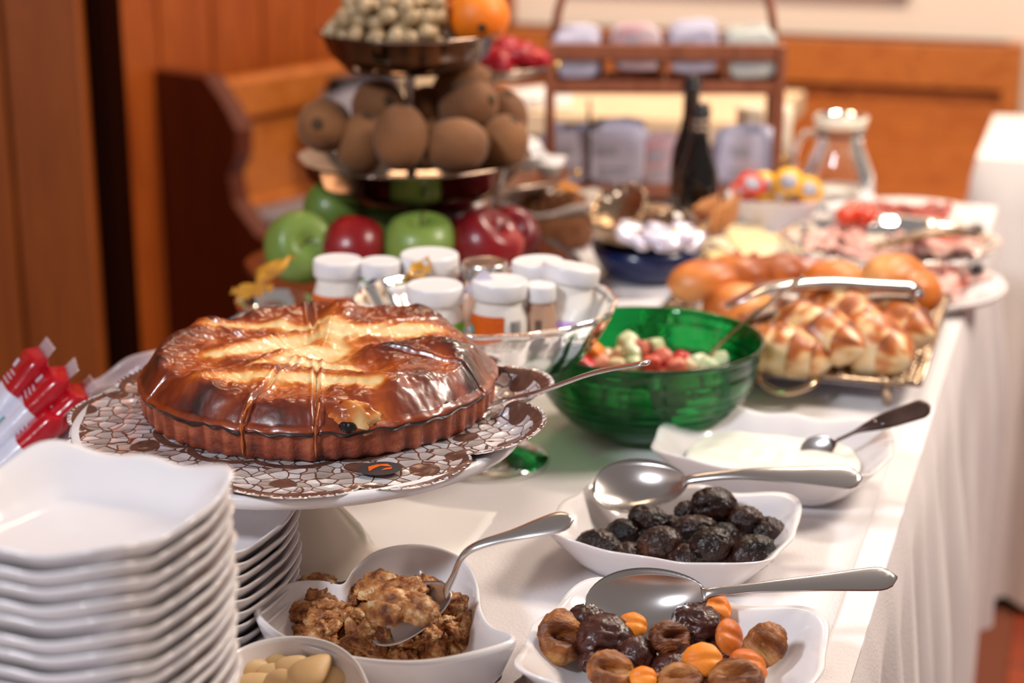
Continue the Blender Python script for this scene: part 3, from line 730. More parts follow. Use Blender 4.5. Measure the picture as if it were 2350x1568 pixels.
cubes = [mesh('fruit_cube', xf(blob(.0095, .0085, .0075, .10, 1.5, k, 3, False, lambda x, y, z, p: (math.copysign(abs(x/.0095)**.55, x)*.0092, math.copysign(abs(y/.0085)**.55, y)*.0082, math.copysign(abs(z/.0075)**.55, z)*.0072)), Matrix.Identity(4)), None) for k in range(3)]
cm = {}
def cube_of(k, m):
    if (k, m) not in cm:
        q = cubes[k].copy(); q.materials.clear(); q.materials.append(M[m]); cm[(k, m)] = q
    return cm[(k, m)]
fixed = [(1350, 818, 4), (1330, 830, 4), (1360, 806, 4), (1375, 835, 3), (1400, 822, 1), (1425, 818, 1), (1450, 805, 0), (1468, 800, 3), (1440, 785, 0), (1500, 795, 0), (1512, 815, 0), (1470, 820, 2), (1495, 835, 3), (1530, 838, 2), (1563, 828, 2), (1552, 842, 3), (1600, 832, 0), (1585, 842, 1), (1625, 838, 0), (1415, 840, 1), (1450, 838, 0), (1345, 840, 2), (1520, 822, 3), (1660, 826, 0)]
for k, (x, y, s) in enumerate(fixed):
    p = at(x, y, TZ+.056+rr(0, .006)+(.010 if y < 812 else 0))
    dx, dy = p.x-gb.x, p.y-gb.y; d = math.hypot(dx, dy)
    if d > .074: p.x = gb.x+dx*.074/d; p.y = gb.y+dy*.074/d
    m, lb, gr = sal[s]
    tag(new('fruit_cube', cube_of(k % 3, m), None, p, (rr(-.6, .6), rr(-.6, .6), rr(0, 3))), lb+', near the top', 'fruit', gr)
rs = random.Random(3)
for k in range(44):
    a = rs.uniform(0, 2*PI); r = .062*math.sqrt(rs.random()); z = rs.choice((.016, .030, .044)); r *= {.016: .62, .030: .95, .044: 1.05}[z]
    s = rs.choice((0, 1, 2, 3, 4)); m, lb, gr = sal[s]
    tag(new('fruit_cube', cube_of(k % 3, m), None, (gb.x+r*math.cos(a), gb.y+r*math.sin(a), gb.z+z), (rs.uniform(-.6, .6), rs.uniform(-.6, .6), rs.uniform(0, 3))), lb+', seen through the green glass', 'fruit', gr+' under the surface')
ps = at(1640, 830, TZ+.052)
spoon('serving_spoon', 'long dark-looking spoon standing in the green glass bowl', ps+Vector((-.03, -.004, -.022)), at(1845, 633, .905), .05, .034, .008, .004, hw=(.0026, .0020, .0028, .0052), m='steel_dull')

# ================================================================== THREE SCALLOPED DISHES
RD = math.radians(-22)
def scal_dish(label, c, z, a=.086, b=.072, rot=RD, h=.036, kind='scalloped_dish'):
    vf = dish_vf(a, b, h, t=.004, p=4.2, sc=.026, wave=.0035, n=144)
    return tag(part(kind, vf, M['china'], None, loc=(c[0], c[1], TZ+.0036), rot=(0, 0, rot)), label, 'dish')
scal_dish('white scalloped dish of prunes, middle one of the three at the right', (.118, 1.205), 0)
scal_dish('white scalloped dish of figs and apricots, nearest of the three at the right', (.100, 1.000), 0, .090, .076, math.radians(-20))
scal_dish('white scalloped dish of yoghurt, farthest of the three at the right', (.212, 1.368), 0, .094, .072, math.radians(-21), .038)
# yoghurt surface
def yog(i, j):
    a = 2*PI*i; r = j
    R = rectish(.070, .052, 3.2, .02)(a)
    x, y = R*r*math.cos(a), R*r*math.sin(a)
    q = math.hypot(x+.02, y)*230+3*noise.noise(Vector((x*30, y*30, 0)))
    z = .0245+.0014*math.sin(q)*(1-r**3)*(.5+noise.noise(Vector((x*40, y*40, 5))))+.0012*noise.noise(Vector((x*60, y*60, 2)))-.004*ss(r, .95, 1)
    return (x, y, z)
yo = tag(part('yoghurt', grid(120, 40, yog), M['yoghurt'], None, loc=(.212, 1.368, TZ+.0036), rot=(0, 0, math.radians(-21))), 'swirled creamy white yoghurt filling the farthest scalloped dish', 'yoghurt')
yo['kind'] = 'stuff'
# pieces by pixel
def fnames(k, n): return None
pr_m = [mesh('prune', blob(.0148, .0120, .0108, .12, 2.6, k+1, 4, True), M['prune']) for k in range(5)]
prunes = [(1640, 1160, 100, 86, .020, 'prune on top of the heap beneath the spoon neck, roundest of all'), (1712, 1197, 76, 66, .012, 'prune right of and below the topmost one'), (1764, 1222, 76, 66, .006, 'prune lying farthest right in its dish'), (1490, 1193, 88, 60, .012, 'prune touching the edge of the spoon bowl'), (1580, 1178, 62, 48, .010, 'small prune at the back between the spoon bowl and the topmost prune'), (1592, 1212, 96, 56, .012, ''),
 (1515, 1250, 88, 78, .012, 'upright egg-shaped prune left of the middle of the heap'), (1628, 1256, 98, 74, .013, 'brownish prune just right of the middle, above the front row'), (1718, 1272, 108, 82, .008, 'large glossy prune at the right front of the heap'), (1578, 1284, 88, 62, .005, 'prune at the middle front of the heap'), (1450, 1277, 78, 52, .003, 'prune at the front left edge of the heap'), (1370, 1250, 90, 66, .002, 'prune lying farthest left in its dish'), (1430, 1222, 74, 58, .005, 'prune at the back left of the heap'), (1665, 1228, 64, 50, .006, 'small prune squeezed under the topmost prune'), (1660, 1292, 66, 44, .001, ''), (1545, 1215, 70, 60, .003, ''), (1400, 1262, 62, 44, .001, ''), (1520, 1285, 60, 40, 0, ''), (1690, 1235, 70, 60, .001, ''), (1600, 1250, 80, 60, .0, ''), (1480, 1232, 70, 50, .001, ''), (1640, 1205, 80, 60, .004, '')]
for k, (x, y, w_, h_, dz, lb) in enumerate(prunes):
    z = TZ+.020+dz; p = at(x, y, z); s = w_*1.33/4100/.028*1.0
    o = new('prune', pr_m[k % 5], None, p, (rr(-.5, .5), rr(-.4, .4), rr(-.4, .4)), (s, s*.95, max(.8, min(1.15, h_*1.33/4100/.0215))))
    tag(o, lb or 'wrinkled black prune within the heap in the middle scalloped dish', 'prune', None if lb else 'prunes in the heap')
fg_m = [mesh('fig', blob(.0165, .0150, .0098, .09, 1.8, k+20, 4, True, lambda x, y, z, p: (x, y, z*(1-1.15*math.exp(-(p.y*p.y/.045+p.x*p.x/.45)))*1.0 + .0006*math.sin(math.atan2(p.y, p.x)*17)*(1-abs(p.z)))), M['fig']) for k in range(4)]
fd_m = [mesh('fig', blob(.0160, .0140, .0100, .16, 2.2, k+30, 4, True), M['fig_dark']) for k in range(3)]
def apr(k, m): return mesh('apricot', blob(.0150, .0140, .0080, .05, 1.6, k+40, 4, False, lambda x, y, z, p: (x, y, z-.0022*math.exp(-(p.y/.16)**2)*(1 if p.z > 0 else 0))), M[m])
ap_m = [apr(k, 'apricot') for k in range(3)]; ad_m = [apr(k+5, 'apricot_dark') for k in range(2)]
fr = [('f', 1285, 1463, 100, 128, .012, (1.0, .35, .3), 'large light brown dried fig standing at the left end, hollow facing us', 0), ('d', 1345, 1420, 80, 60, .012, (.3, 0, 0), 'small dark dried fig against the spoon at the left', 1), ('d', 1388, 1465, 125, 95, .010, (.5, 0, .3), 'big dark brown dried fig below the left half of the spoon', 2),
 ('a', 1453, 1434, 68, 58, .016, (.7, .2, 0), 'small orange dried apricot in front of the spoon bowl', 0), ('f', 1537, 1465, 100, 78, .016, (.8, .2, .6), 'shiny light brown fig in the middle of the heap', 1), ('d', 1600, 1432, 108, 74, .014, (.4, .2, -.3), 'nearly black dried fruit between the middle fig and the apricots', 0),
 ('a', 1622, 1400, 118, 54, .014, (.3, -.1, -.35), 'yellow-orange dried apricot lying flat at the back of the heap', 1), ('e', 1674, 1463, 80, 96, .014, (.9, .6, .4), 'deep orange dried apricot standing on edge right of centre', 0), ('a', 1613, 1516, 92, 88, .016, (.85, 0, 0), 'bright orange round dried apricot at the front centre', 2),
 ('f', 1755, 1482, 84, 112, .014, (1.0, .6, -.5), 'striped brown dried fig at the right end of the heap', 2), ('e', 1717, 1528, 95, 78, .008, (.5, .3, .2), 'deep orange dried apricot below the right-hand fig', 1), ('d', 1466, 1500, 74, 84, .010, (.8, 0, .4), 'dark round fig left of the front centre apricot', 1),
 ('f', 1402, 1542, 98, 76, .010, (.7, .3, .1), 'brown fig at the front edge, left of the centre', 3), ('a', 1476, 1556, 62, 46, .010, (.6, 0, 0), 'small orange apricot at the bottom edge of the picture', 0), ('d', 1540, 1532, 78, 60, .004, (.4, 0, 0), 'black dried fruit left of the bright round apricot', 2),
 ('f', 1562, 1562, 90, 50, .008, (.4, 0, 0), 'brown fig at the bottom edge below the bright apricot', 1), ('f', 1690, 1560, 110, 56, .010, (.3, 0, .2), 'brown fig at the bottom edge of the picture at the right', 0), ('d', 1360, 1520, 60, 50, .004, (.4, 0, 0), 'small dark fig squeezed beneath the big left-hand fig', 0),
 ('d', 1430, 1520, 80, 60, 0, (0, 0, 0), '', 1), ('d', 1650, 1500, 80, 60, 0, (0, 0, 0), '', 2), ('d', 1590, 1470, 80, 60, 0, (0, 0, 0), '', 0), ('f', 1500, 1580, 90, 60, 0, (0, 0, 0), '', 2), ('d', 1630, 1590, 90, 60, 0, (0, 0, 0), '', 1), ('d', 1340, 1480, 80, 60, 0, (0, 0, 0), '', 2)]
for k, (ty, x, y, w_, h_, dz, rot, lb, v) in enumerate(fr):
    ms = {'f': fg_m, 'd': fd_m, 'a': ap_m, 'e': ad_m}[ty]; me = ms[v % len(ms)]
    p = at(x, y, TZ+.024+dz); s = w_*1.13/4100/.031
    s2 = max(s*.8, h_*1.13/4100/.031) if rot[0] > .75 else s
    o = new({'f': 'dried_fig', 'd': 'dried_fig', 'a': 'dried_apricot', 'e': 'dried_apricot'}[ty], me, None, p, rot, (s, s2, s))
    tag(o, lb or 'dark dried fruit at the bottom of the nearest scalloped dish', 'dried fruit', None if lb else 'fruit under the heap')
# spoons across the dishes
spoon('serving_spoon', 'large shiny serving spoon resting across the dish of prunes', at(1468, 1112, TZ+.046), at(1978, 1098, TZ+.058), .072, .048, .012, .008, roll=.55, hw=(.0044, .0040, .0072, .0112), tilt=-.05)
spoon('serving_spoon', 'large serving spoon tipped on its side in the dish of figs', at(1482, 1385, TZ+.046), at(2058, 1326, TZ+.056), .080, .048, .013, .006, roll=.75, hw=(.0042, .0034, .0055, .0085), tilt=-.12)
y1 = at(1878, 1028, TZ+.031); y2 = at(2136, 932, TZ+.068)
ys = spoon('ornate_spoon', 'small spoon with pierced ornamental handle standing in the yoghurt', y1, y2, .030, .022, .003, .004, roll=.75, hw=(.0014, .0014, .0078, .0088), hand='handle_dark')
hd = [c_ for c_ in ys.children if c_.name.startswith('handle')][0]
L_ = (y2-y1).length
sf = [blob(.0011+.0006*(k % 2), .0012, .0007, 0, sub=1) for k in range(9)]
part('silver_studs', join(*[mv(s, L_*(.52+.052*k), (-1)**k*.0022, .0052-.0045*k/9) for k, s in enumerate(sf)]), M['steel'], ys)
wsp = spoon('dessert_spoon', 'dessert spoon full of walnuts leaning out of the heart-shaped bowl', at(935, 1402, TZ+.050), at(1316, 1190, TZ+.118), .062, .040, .009, .018, roll=.55, hw=(.0034, .0024, .0040, .0088), tilt=.10)
# loose cutlery at the lower edge
k1 = thing('knife', 'knife with dark tapering handle at the bottom edge beside the walnut bowl', 'knife', at(1150, 1530, TZ+.010))
e = at(1000, 1640, TZ+.006)-k1.location; k1d = Vector((-e.x, -e.y, -e.z))
part('handle', tube(bez([(0, 0, 0), (e.x*.3, e.y*.3, e.z*.3), e], 8), [.0012+.0072*ss(i/16, 0, .35)-.002*ss(i/16, .6, 1) for i in range(17)], 12, [.001+.0035*ss(i/16, 0, .3) for i in range(17)]), M['handle_dark'], k1)
part('blade', tube([e, e*1.9], [.007, .004], 8, [.0008, .0006]), M['steel'], k1)
k2 = thing('fork', 'dark fork handle end peeping out under the nearest scalloped dish', 'fork', at(1205, 1552, TZ+.008))
e = at(1180, 1680, TZ+.006)-k2.location
part('handle', tube(bez([(0, 0, 0), (e.x*.3, e.y*.3, 0), e], 6), [.002+.0045*ss(i/12, 0, .3) for i in range(13)], 10, [.0015]*13), M['handle_dark'], k2)
part('tines', join(*[tube([e+Vector((q, 0, 0)), e*1.35+Vector((q, 0, 0))], .0012, 6) for q in (-.006, -.002, .002, .006)]), M['steel'], k2)

# ================================================================== WALNUTS and ALMONDS
hp = [(595, 1405), (625, 1362), (680, 1340), (740, 1337), (788, 1345), (815, 1310), (862, 1272), (930, 1256), (1000, 1262), (1060, 1290), (1088, 1335), (1098, 1400), (1122, 1440), (1172, 1466), (1085, 1496), (970, 1516), (850, 1513), (735, 1490), (650, 1458)]
(hv, hf), hc = heart_dish([at(x, y, TZ+.048) for x, y in hp], TZ, .045)
tag(part('heart_bowl', (hv, hf), M['china'], None, loc=(hc.x, hc.y, TZ+.0036)), 'white heart-shaped bowl heaped with walnuts', 'bowl')
def walnut_vf(seed):
    def f(x, y, z, p):
        g = 1-.28*math.exp(-(p.y/.10)**2)
        return x*g, y, z*(1-.5*math.exp(-(p.y/.12)**2)) if p.z > 0 else z*.45
    V0, F0 = ICO[4]; out = []
    off = Vector((seed*5.1, seed*2.3, 1))
    for v in V0:
        p = Vector(v); q = p*2.5+off
        w1 = noise.noise(q*1.15); w2 = noise.noise(q*2.5+Vector((3, 3, 3)))
        rdg = 1-2.2*abs(w1); r2 = 1-2*abs(w2)
        lob = abs(math.sin(6.2*p.x+1.6*w1+(.9 if p.y > 0 else 0)+seed))**.7*(1-.4*abs(p.z)); s = .80+.24*lob+.10*rdg+.07*r2
        out.append(f(p.x*.0155*s, p.y*.0122*s, p.z*.0092*s, p))
    return out, F0
wn_m = [mesh('walnut_half', walnut_vf(k), M['walnut']) for k in range(6)]
bits = [mesh('walnut_piece', blob(.009, .006, .005, .30, 2.4, k+60, 3, True), M['walnut']) for k in range(4)]
big = [(720, 1355, .026, 1.25, 'walnut half standing highest at the left lobe of the heart bowl'), (700, 1400, .018, 1.2, 'broad walnut half leaning on the left rim'), (760, 1395, .020, 1.15, 'walnut half in the notch of the heart'), (790, 1360, .018, .8, 'dark walnut bit sticking up by the notch of the heart'),
 (870, 1352, .030, 1.3, 'big walnut half crowning the heap behind the spoon'), (893, 1394, .050, 1.2, 'walnut half lying in the spoon, left one'), (960, 1402, .050, 1.0, 'walnut half lying in the spoon, next to its neck'), (925, 1366, .046, 1.15, 'walnut half on the spoon, upper one'), (1040, 1392, .020, .85, 'pale walnut piece near the right wall of the heart bowl'), (985, 1350, .018, .8, 'walnut piece behind the neck of the spoon')]
for k, (x, y, dz, s, lb) in enumerate(big):
    tag(new('walnut_half', wn_m[k % 6], None, at(x, y, TZ+.012+dz), (rr(.1, .7), rr(-.3, .3), rr(-.5, .5)), s*.86), lb, 'walnut')
rs = random.Random(9)
bits = bits+[mesh('walnut_piece', xf(walnut_vf(k+9), Matrix.Scale(.6, 4)), M['walnut']) for k in range(3)]
from_poly = [Vector((at(x, y, TZ+.03).x, at(x, y, TZ+.03).y)) for x, y in hp]
pc = sum(from_poly, Vector((0, 0)))/len(from_poly); poly = [pc+(p-pc)*.80 for p in from_poly]
def inside(pt, pl):
    r = False; n = len(pl)
    for i in range(n):
        a, b = pl[i], pl[i-1]
        if (a.y > pt.y) != (b.y > pt.y) and pt.x < (b.x-a.x)*(pt.y-a.y)/(b.y-a.y)+a.x: r = not r
    return r
cnt = 0; tries = 0
while cnt < 190 and tries < 6000:
    tries += 1
    x = rs.uniform(-.17, .03); y = rs.uniform(.93, 1.13)
    if not inside(Vector((x, y)), poly): continue
    # heap leaves the back right wall bare
    bare = (x-pc.x)*.75+(y-pc.y)*.9
    if bare > .046: continue
    lay = rs.choice((.013, .020, .027, .031)); z = TZ+lay
    if bare > .03 and lay > .02: continue
    me = rs.choice(wn_m+bits); sm = 'piece' if me in bits else 'half'
    o = new('walnut_'+sm, me, None, (x, y, z), (rs.uniform(-1.0, 1.0), rs.uniform(-.9, .9), rs.uniform(0, 6.3)), rs.uniform(.55, .85) if sm == 'half' else rs.uniform(.9, 1.3))
    tag(o, 'walnut kernel half jumbled in the heart-shaped bowl' if sm == 'half' else 'broken walnut bit jumbled in the heart-shaped bowl', 'walnut', 'walnut halves in the bowl' if sm == 'half' else 'walnut bits in the bowl'); cnt += 1
hp2 = [(490, 1562), (520, 1515), (575, 1484), (640, 1468), (710, 1468), (770, 1486), (815, 1522), (842, 1575), (870, 1640), (760, 1690), (640, 1700), (520, 1660), (485, 1610)]
(hv, hf), hc2 = heart_dish([at(x, y, TZ+.052) for x, y in hp2], TZ, .049)
tag(part('almond_bowl', (hv, hf), M['china'], None, loc=(hc2.x, hc2.y, TZ+.0036)), 'small white bowl of blanched almonds at the bottom edge', 'bowl')
am = mesh('almond', blob(.0080, .0058, .0036, .03, 1.5, 2, 3, False, lambda x, y, z, p: (x+.0014*max(0, p.x), y*(1-.45*max(0, p.x)), z)), M['almond'])
alm = [(562, 1532, .030, 1.35, .3, 'round almond farthest left in the front'), (622, 1518, .030, 1.05, 0, 'small almond at the back of the heap'), (662, 1534, .030, 1.15, .5, 'almond in the middle of the back row'), (708, 1546, .034, 1.55, .8, 'large pointed almond tilted up at the right'), (762, 1556, .026, 1.1, -.3, 'almond farthest right, touching the wall'),
       (618, 1548, .026, 1.1, .4, 'almond below the small back one'), (518, 1560, .022, 1.1, 1.2, 'almond cut by the picture edge at the left'), (645, 1566, .028, 1.2, -.4, ''), (580, 1572, .024, 1.2, .4, '')]
for k, (x, y, dz, s, rz, lb) in enumerate(alm):
    tag(new('almond', am, None, at(x, y, TZ+.018+dz*.7), (.5+rr(-.3, .3), rr(-.3, .3), rz), s*1.25), (lb or 'almond at the bottom edge of the picture')+(', in the small white bowl'), 'almond', None if lb else 'almonds at the bottom edge')
for k in range(30):
    a = rr(0, 2*PI); r = .040*math.sqrt(random.random())
    tag(new('almond', am, None, (hc2.x+r*math.cos(a)*1.1, hc2.y+r*math.sin(a), TZ+.014+rr(0, .014)), (rr(-.5, .5), rr(-.5, .5), rr(0, 6)), rr(1.0, 1.2)), 'almond lower in the heap of the small bowl', 'almond', 'almonds lower in the heap')
# napkins under / beside the cake stand foot
q = at(985, 1225, TZ+.004)
np_ = thing('paper_napkin', 'folded white paper napkin lying behind the walnut bowl', 'napkin', (q.x, q.y, TZ+.0038), (0, 0, -.28))
for k in range(2):
    vf = thick(grid(16, 12, lambda i, j: (-.085+.125*i, -.065+.10*j+(.012 if k else 0), .0012+.0022*k+.0035*ss(1-j, .4, 1)*0+.0022*math.sin(i*3+k)*math.sin(j*3.1+.4)+(.008*ss(j, .6, 1)*ss(1-i, .3, 1) if k else 0))), .0006, 16, 12)
    part('ply', vf, M['paper'], np_, True)
pl_ = at(690, 1315, TZ+.004)

# ================================================================== GLASS FOOTED BOWL WITH JARS
JB = Vector((-.023, 1.424, TZ+.0036))
def jf(a, r, z, k): return (r*(1+.012*math.cos(20*a)*(1 if r > .04 else 0)), z)
fb = thing('footed_glass_bowl', 'clear cut-glass bowl on a foot holding the small jars', 'bowl', JB)
part('bowl', lathe([(0, .086), (.035, .087), (.060, .090), (.080, .100), (.094, .118), (.104, .137), (.107, .142), (.1095, .1415), (.1075, .135), (.097, .115), (.083, .096), (.062, .085), (.035, .081), (.012, .079), (0, .079)], 120, jf), M['glass_bump'], fb)
part('foot', lathe([(0, .0795), (.012, .079), (.009, .066), (.0075, .045), (.010, .028), (.022, .014), (.044, .007), (.054, .004), (.055, 0), (0, 0)], 64), M['glass_bump'], fb)
JZ = TZ+.0036+.089
def jp(x, y, h, zb=None):
    zb = JZ if zb is None else zb
    p = at(x, y, zb+h); p.z = zb; return p
jar('white-lidded jar with a bright green label, front left in the glass bowl', jp(997, 652, .062), .0245, .062, lab='label_green', lab_a=(-1.5, .3), lab_z=(.22, .70), rot=0)
jar('white jar with an orange label and barcode, front centre of the glass bowl', jp(1147, 642, .066), .0240, .066, lab='label_orange', lab_a=(-3.0, -1.42), lab_z=(.28, .80), bar=-1.2, emblem=(-2.75, .52, .004, 'label_teal'))
jar('small brown jar with barcodes, right of the front centre jar', jp(1240, 652, .060, JZ+.001), .0135, .060, bodym='jar_brown', lab=None, bar=-1.9, lid_h=.015)
jar('leaning jar with lilac label and big white lid, right in the bowl', jp(1285, 604, .068, JZ+.004), .0255, .066, lab='label_purple', lab_a=(-2.2, .3), lab_z=(.02, .42), tilt=(-.10, .16), bar=-.35)
jar('jar with a white lid and blue print at the back right of the bowl', jp(1240, 566, .074, JZ+.006), .0235, .062, lab='ink_blue', lab_a=(-1.2, -.7), lab_z=(.5, .8), tilt=(.0, -.04))
jar('clear jar with a foil top behind the front centre jar', jp(1112, 590, .064), .0210, .060, lidm='steel', bodym='jar_brown', lab=None)
jar('white lidded tub with printed flat lid, left in the bowl', jp(884, 640, .048), .0235, .046, lab=None, lid_h=.020, kind='tub')
jar('wide white tub with flat lid standing at the back of the bowl', jp(985, 576, .064), .0270, .062, lab=None, lid_h=.022, kind='tub', neck=.95)
jar('pale lidded jar almost hidden behind the printed tub', jp(872, 592, .062), .0180, .060, lab=None)
# printed lid graphics on the tub
tub = [o for o in bpy.data.objects if o.get('label', '').startswith('white lidded tub')][0]
part('lid_print', join(*[mv(xf(box(-.0016, .0016, -.0006, .0006, 0, .0003), Matrix.Rotation(k*1.3, 4, 'Z') @ Matrix.Scale(1+k % 3, 4)), rr(-.014, .014), rr(-.014, .014), .0462) for k in range(14)]), M['ink'], tub, False)
part('lid_rim_print', lathe([(.0195, .0463), (.0208, .0464), (.0195, .0464)], 40), M['label_green'], tub)
wt = tag(part('foil_lid', ([(-.018, 0, 0), (.018, 0, 0), (0, .001, .022), (0, .022, .002), (-.016, .012, .001), (.016, .012, .001)], [(0, 1, 2), (1, 5, 2), (5, 3, 2), (3, 4, 2), (4, 0, 2), (0, 4, 3, 5, 1)]), M['foil_white'], None, False, loc=jp(1110, 628, .060, JZ+.008)+Vector((0, -.012, .046))), 'white peaked foil lid standing up between the jars', 'foil lid')
# jar on a small glass pedestal left of it
pd = jp(775, 590, .062); pdz = pd.z
gp = thing('glass_pedestal', 'small glass pedestal hidden behind the cake under the left jar', 'pedestal', (pd.x, pd.y, TZ+.0036))
part('plate', lathe([(0, .084), (.034, .084), (.036, .088), (.038, .087), (.034, .080), (0, .079)], 48), M['glass'], gp)
part('foot', lathe([(0, .0795), (.008, .079), (.006, .04), (.02, .01), (.032, .004), (.032, 0), (0, 0)], 40), M['glass'], gp)
jar('leftmost jar, white lid and wide orange label with a round teal emblem', (pd.x, pd.y, TZ+.0036+.0855), .0225, .064, lab='label_orange', lab_a=(-3.0, .4), lab_z=(.0, .72), emblem=(-1.62, .52, .0042, 'label_teal'), group=None)
# dried leaves
def leaf_vf(seed, L_=.03, W_=.016):
    def f(i, j):
        y = (j-.5)*2; x = i; w_ = W_*math.sin(PI*min(1, x*1.02+.02))**.8*(1+.45*abs(math.sin(x*9+seed)))
        return (L_*(x-.0), y*w_/2, .008*math.sin(x*3+seed)+.006*y*y+.002*math.sin(9*x+3*y))
    return thick(grid(16, 9, f), .0006, 16, 9)
for k, (x, y, z, rt, s, lb, pr) in enumerate(((625, 690, TZ+.088, (0, -1.25, .2), 1.55, 'pale yellow curled leaf standing upright behind the cake', 1), (610, 690, TZ+.080, (.5, -.3, 2.6), 1.3, 'golden curled leaf behind the cake, left of the upright one', 2), (945, 640, TZ+.142, (.3, -.6, .9), .9, 'orange-brown dried leaf tucked between the jar lids', 3))):
    tag(part('curled_leaf', leaf_vf(pr), M['leaf'], None, loc=at(x, y, z), rot=rt, scale=(s, s, s)), lb, 'leaf')
tr = at(625, 690, TZ+.080)
lp = thing('leaf_holder', 'low glass dish behind the cake carrying the two yellow leaves', 'dish', (tr.x, tr.y+.01, TZ+.0036))
part('dish', lathe([(0, .060), (.030, .062), (.036, .076), (.038, .075), (.032, .058), (0, .055)], 40), M['glass'], lp)
part('foot', lathe([(0, .056), (.008, .055), (.006, .03), (.024, .004), (.024, 0), (0, 0)], 32), M['glass'], lp)

# ================================================================== THREE-TIER FRUIT STAND
FS = Vector((-.1085, 1.90, 0)); fz = (.806, .926, 1.056); 
fs = thing('fruit_stand', 'three-tier metal fruit stand with kiwis and apples', 'fruit stand', (FS.x, FS.y, TZ+.0036))
zb = TZ+.0036
def pan(R, z, dr, h, name, par, m, n=10):
    def f(a, r, zz, k): return (r*(1+.010*math.cos(n*a)*(r/R)), zz)
    return part(name, lathe([(0, z-zb), (R*.55, z-zb), (R*.70, z-zb+.002), (R*.86, z-zb+h*.6), (R*.93, z-zb+h), (R, z-zb+h+.002), (R*1.005, z-zb+h+.0005), (R*.93, z-zb+h-.003), (R*.86, z-zb+h*.5-.003), (R*.70, z-zb-.002), (0, z-zb-.002)], 96, f), m, par)
pan(.182, fz[0]-.014, 0, .016, 'bottom_tray', fs, M['bronze_mirror'])
pan(.128, fz[1]-.038, 0, .038, 'middle_tray', fs, M['bronze_mirror'])
pan(.098, fz[2]-.034, 0, .036, 'top_tray', fs, M['bronze_mirror'])
part('pole', lathe([(0, 0), (.0062, 0), (.0062, .1), (.0075, .13), (.0055, .14), (.0055, .27), (.0075, .28), (.0055, .285), (.005, .40), (0, .40)], 24), M['steel'], fs)
part('foot', lathe([(0, .03), (.012, .03), (.03, .018), (.07, .008), (.075, 0), (0, 0)], 48), M['bronze_mirror'], fs)
kw = mesh('kiwi', blob(.0285, .0285, .0345, .02, 1.3, 4, 4), M['kiwi'])
nub = mesh('calyx', lathe([(0, .002), (.003, .0025), (.0055, .0008), (.007, -.0005), (.0075, -.002), (0, -.002)], 20), M['stem'])
ki = [(745, 288, 1.86, (1.35, .1, -.15), 'kiwi at the far left of the middle tray, its round end facing us'), (868, 245, 1.90, (1.2, .3, .3), 'kiwi on the left top of the pile, end tipped towards us'), (832, 332, 1.86, (.3, .2, 0), 'kiwi low between the far left one and the big front one'), (920, 316, 1.81, (.05, .05, 0), 'upright lit kiwi at the front of the pile, left of centre'),
      (1046, 335, 1.82, (.2, 1.5, .1), 'kiwi lying on its side at the front, right of centre'), (1150, 335, 1.87, (.3, .4, .2), 'kiwi at the right end of the middle tray'), (1075, 245, 1.88, (.9, 1.0, .3), 'kiwi lying on the front right ones'), (1062, 203, 1.94, (.3, 1.2, .2), 'topmost kiwi at the right back of the pile'),
      (1152, 275, 1.92, (.4, .2, 0), 'kiwi behind the right end one'), (975, 262, 1.95, (.5, .5, 0), 'kiwi in shade behind the steel pole'), (985, 330, 1.93, (.4, 1.0, .5), 'kiwi hidden in the hollow of the tray centre')]
for x, y, Y, rt, lb in ki:
    k_ = tag(new('kiwi', kw, None, aty(x, y, Y), rt), lb, 'kiwi', 'kiwis on the fruit stand')
    new('calyx', nub, k_, (0, 0, .0335))
apv = lathe([(0, .020), (.003, .021), (.008, .026), (.017, .031), (.028, .026), (.0345, .012), (.036, 0), (.034, -.013), (.027, -.025), (.017, -.0305), (.009, -.0305), (.004, -.027), (0, -.026)], 40, lambda a, r, z, k: (r*(1+.02*math.cos(5*a)*(1 if z < 0 else .3)), z))
ag, ar_ = mesh('apple', apv, M['green_apple']), mesh('apple', apv, M['red_apple'])
stm = mesh('stem', tube([(0, 0, .018), (.0005, 0, .027), (.003, .001, .037)], [.0012, .001, .0015], 8), M['stem'])
aps = [('g', 690, 568, 1.79, (1.15, 0, .35), 1.07, 'big green apple at the left end of the bottom tray, stem hollow facing us'), ('g', 765, 484, 1.88, (.3, .3, 0), .92, 'green apple at the back left, touching the tray above'), ('g', 878, 505, 1.90, (.4, 0, 0), .90, 'green apple in shade just left of the pole'), ('r', 812, 572, 1.78, (-.7, .2, 0), .95, 'dark red apple standing behind the leftmost jar'),
       ('g', 965, 572, 1.79, (.2, 0, 0), 1.1, 'green apple behind the tubs at the front centre'), ('r', 1020, 503, 1.88, (.3, .5, 0), .95, 'bright red apple right behind the pole'), ('r', 1112, 568, 1.80, (.3, .6, 0), 1.1, 'red apple at the front right of the bottom tray'), ('r', 1168, 545, 1.86, (1.0, .3, 0), .93, 'dark red apple at the right end of the bottom tray')]
for c_, x, y, Y, rt, s, lb in aps:
    a_ = tag(new('apple', ag if c_ == 'g' else ar_, None, aty(x, y, Y), rt, s), lb, 'apple', 'apples on the fruit stand'); new('stem', stm, a_)
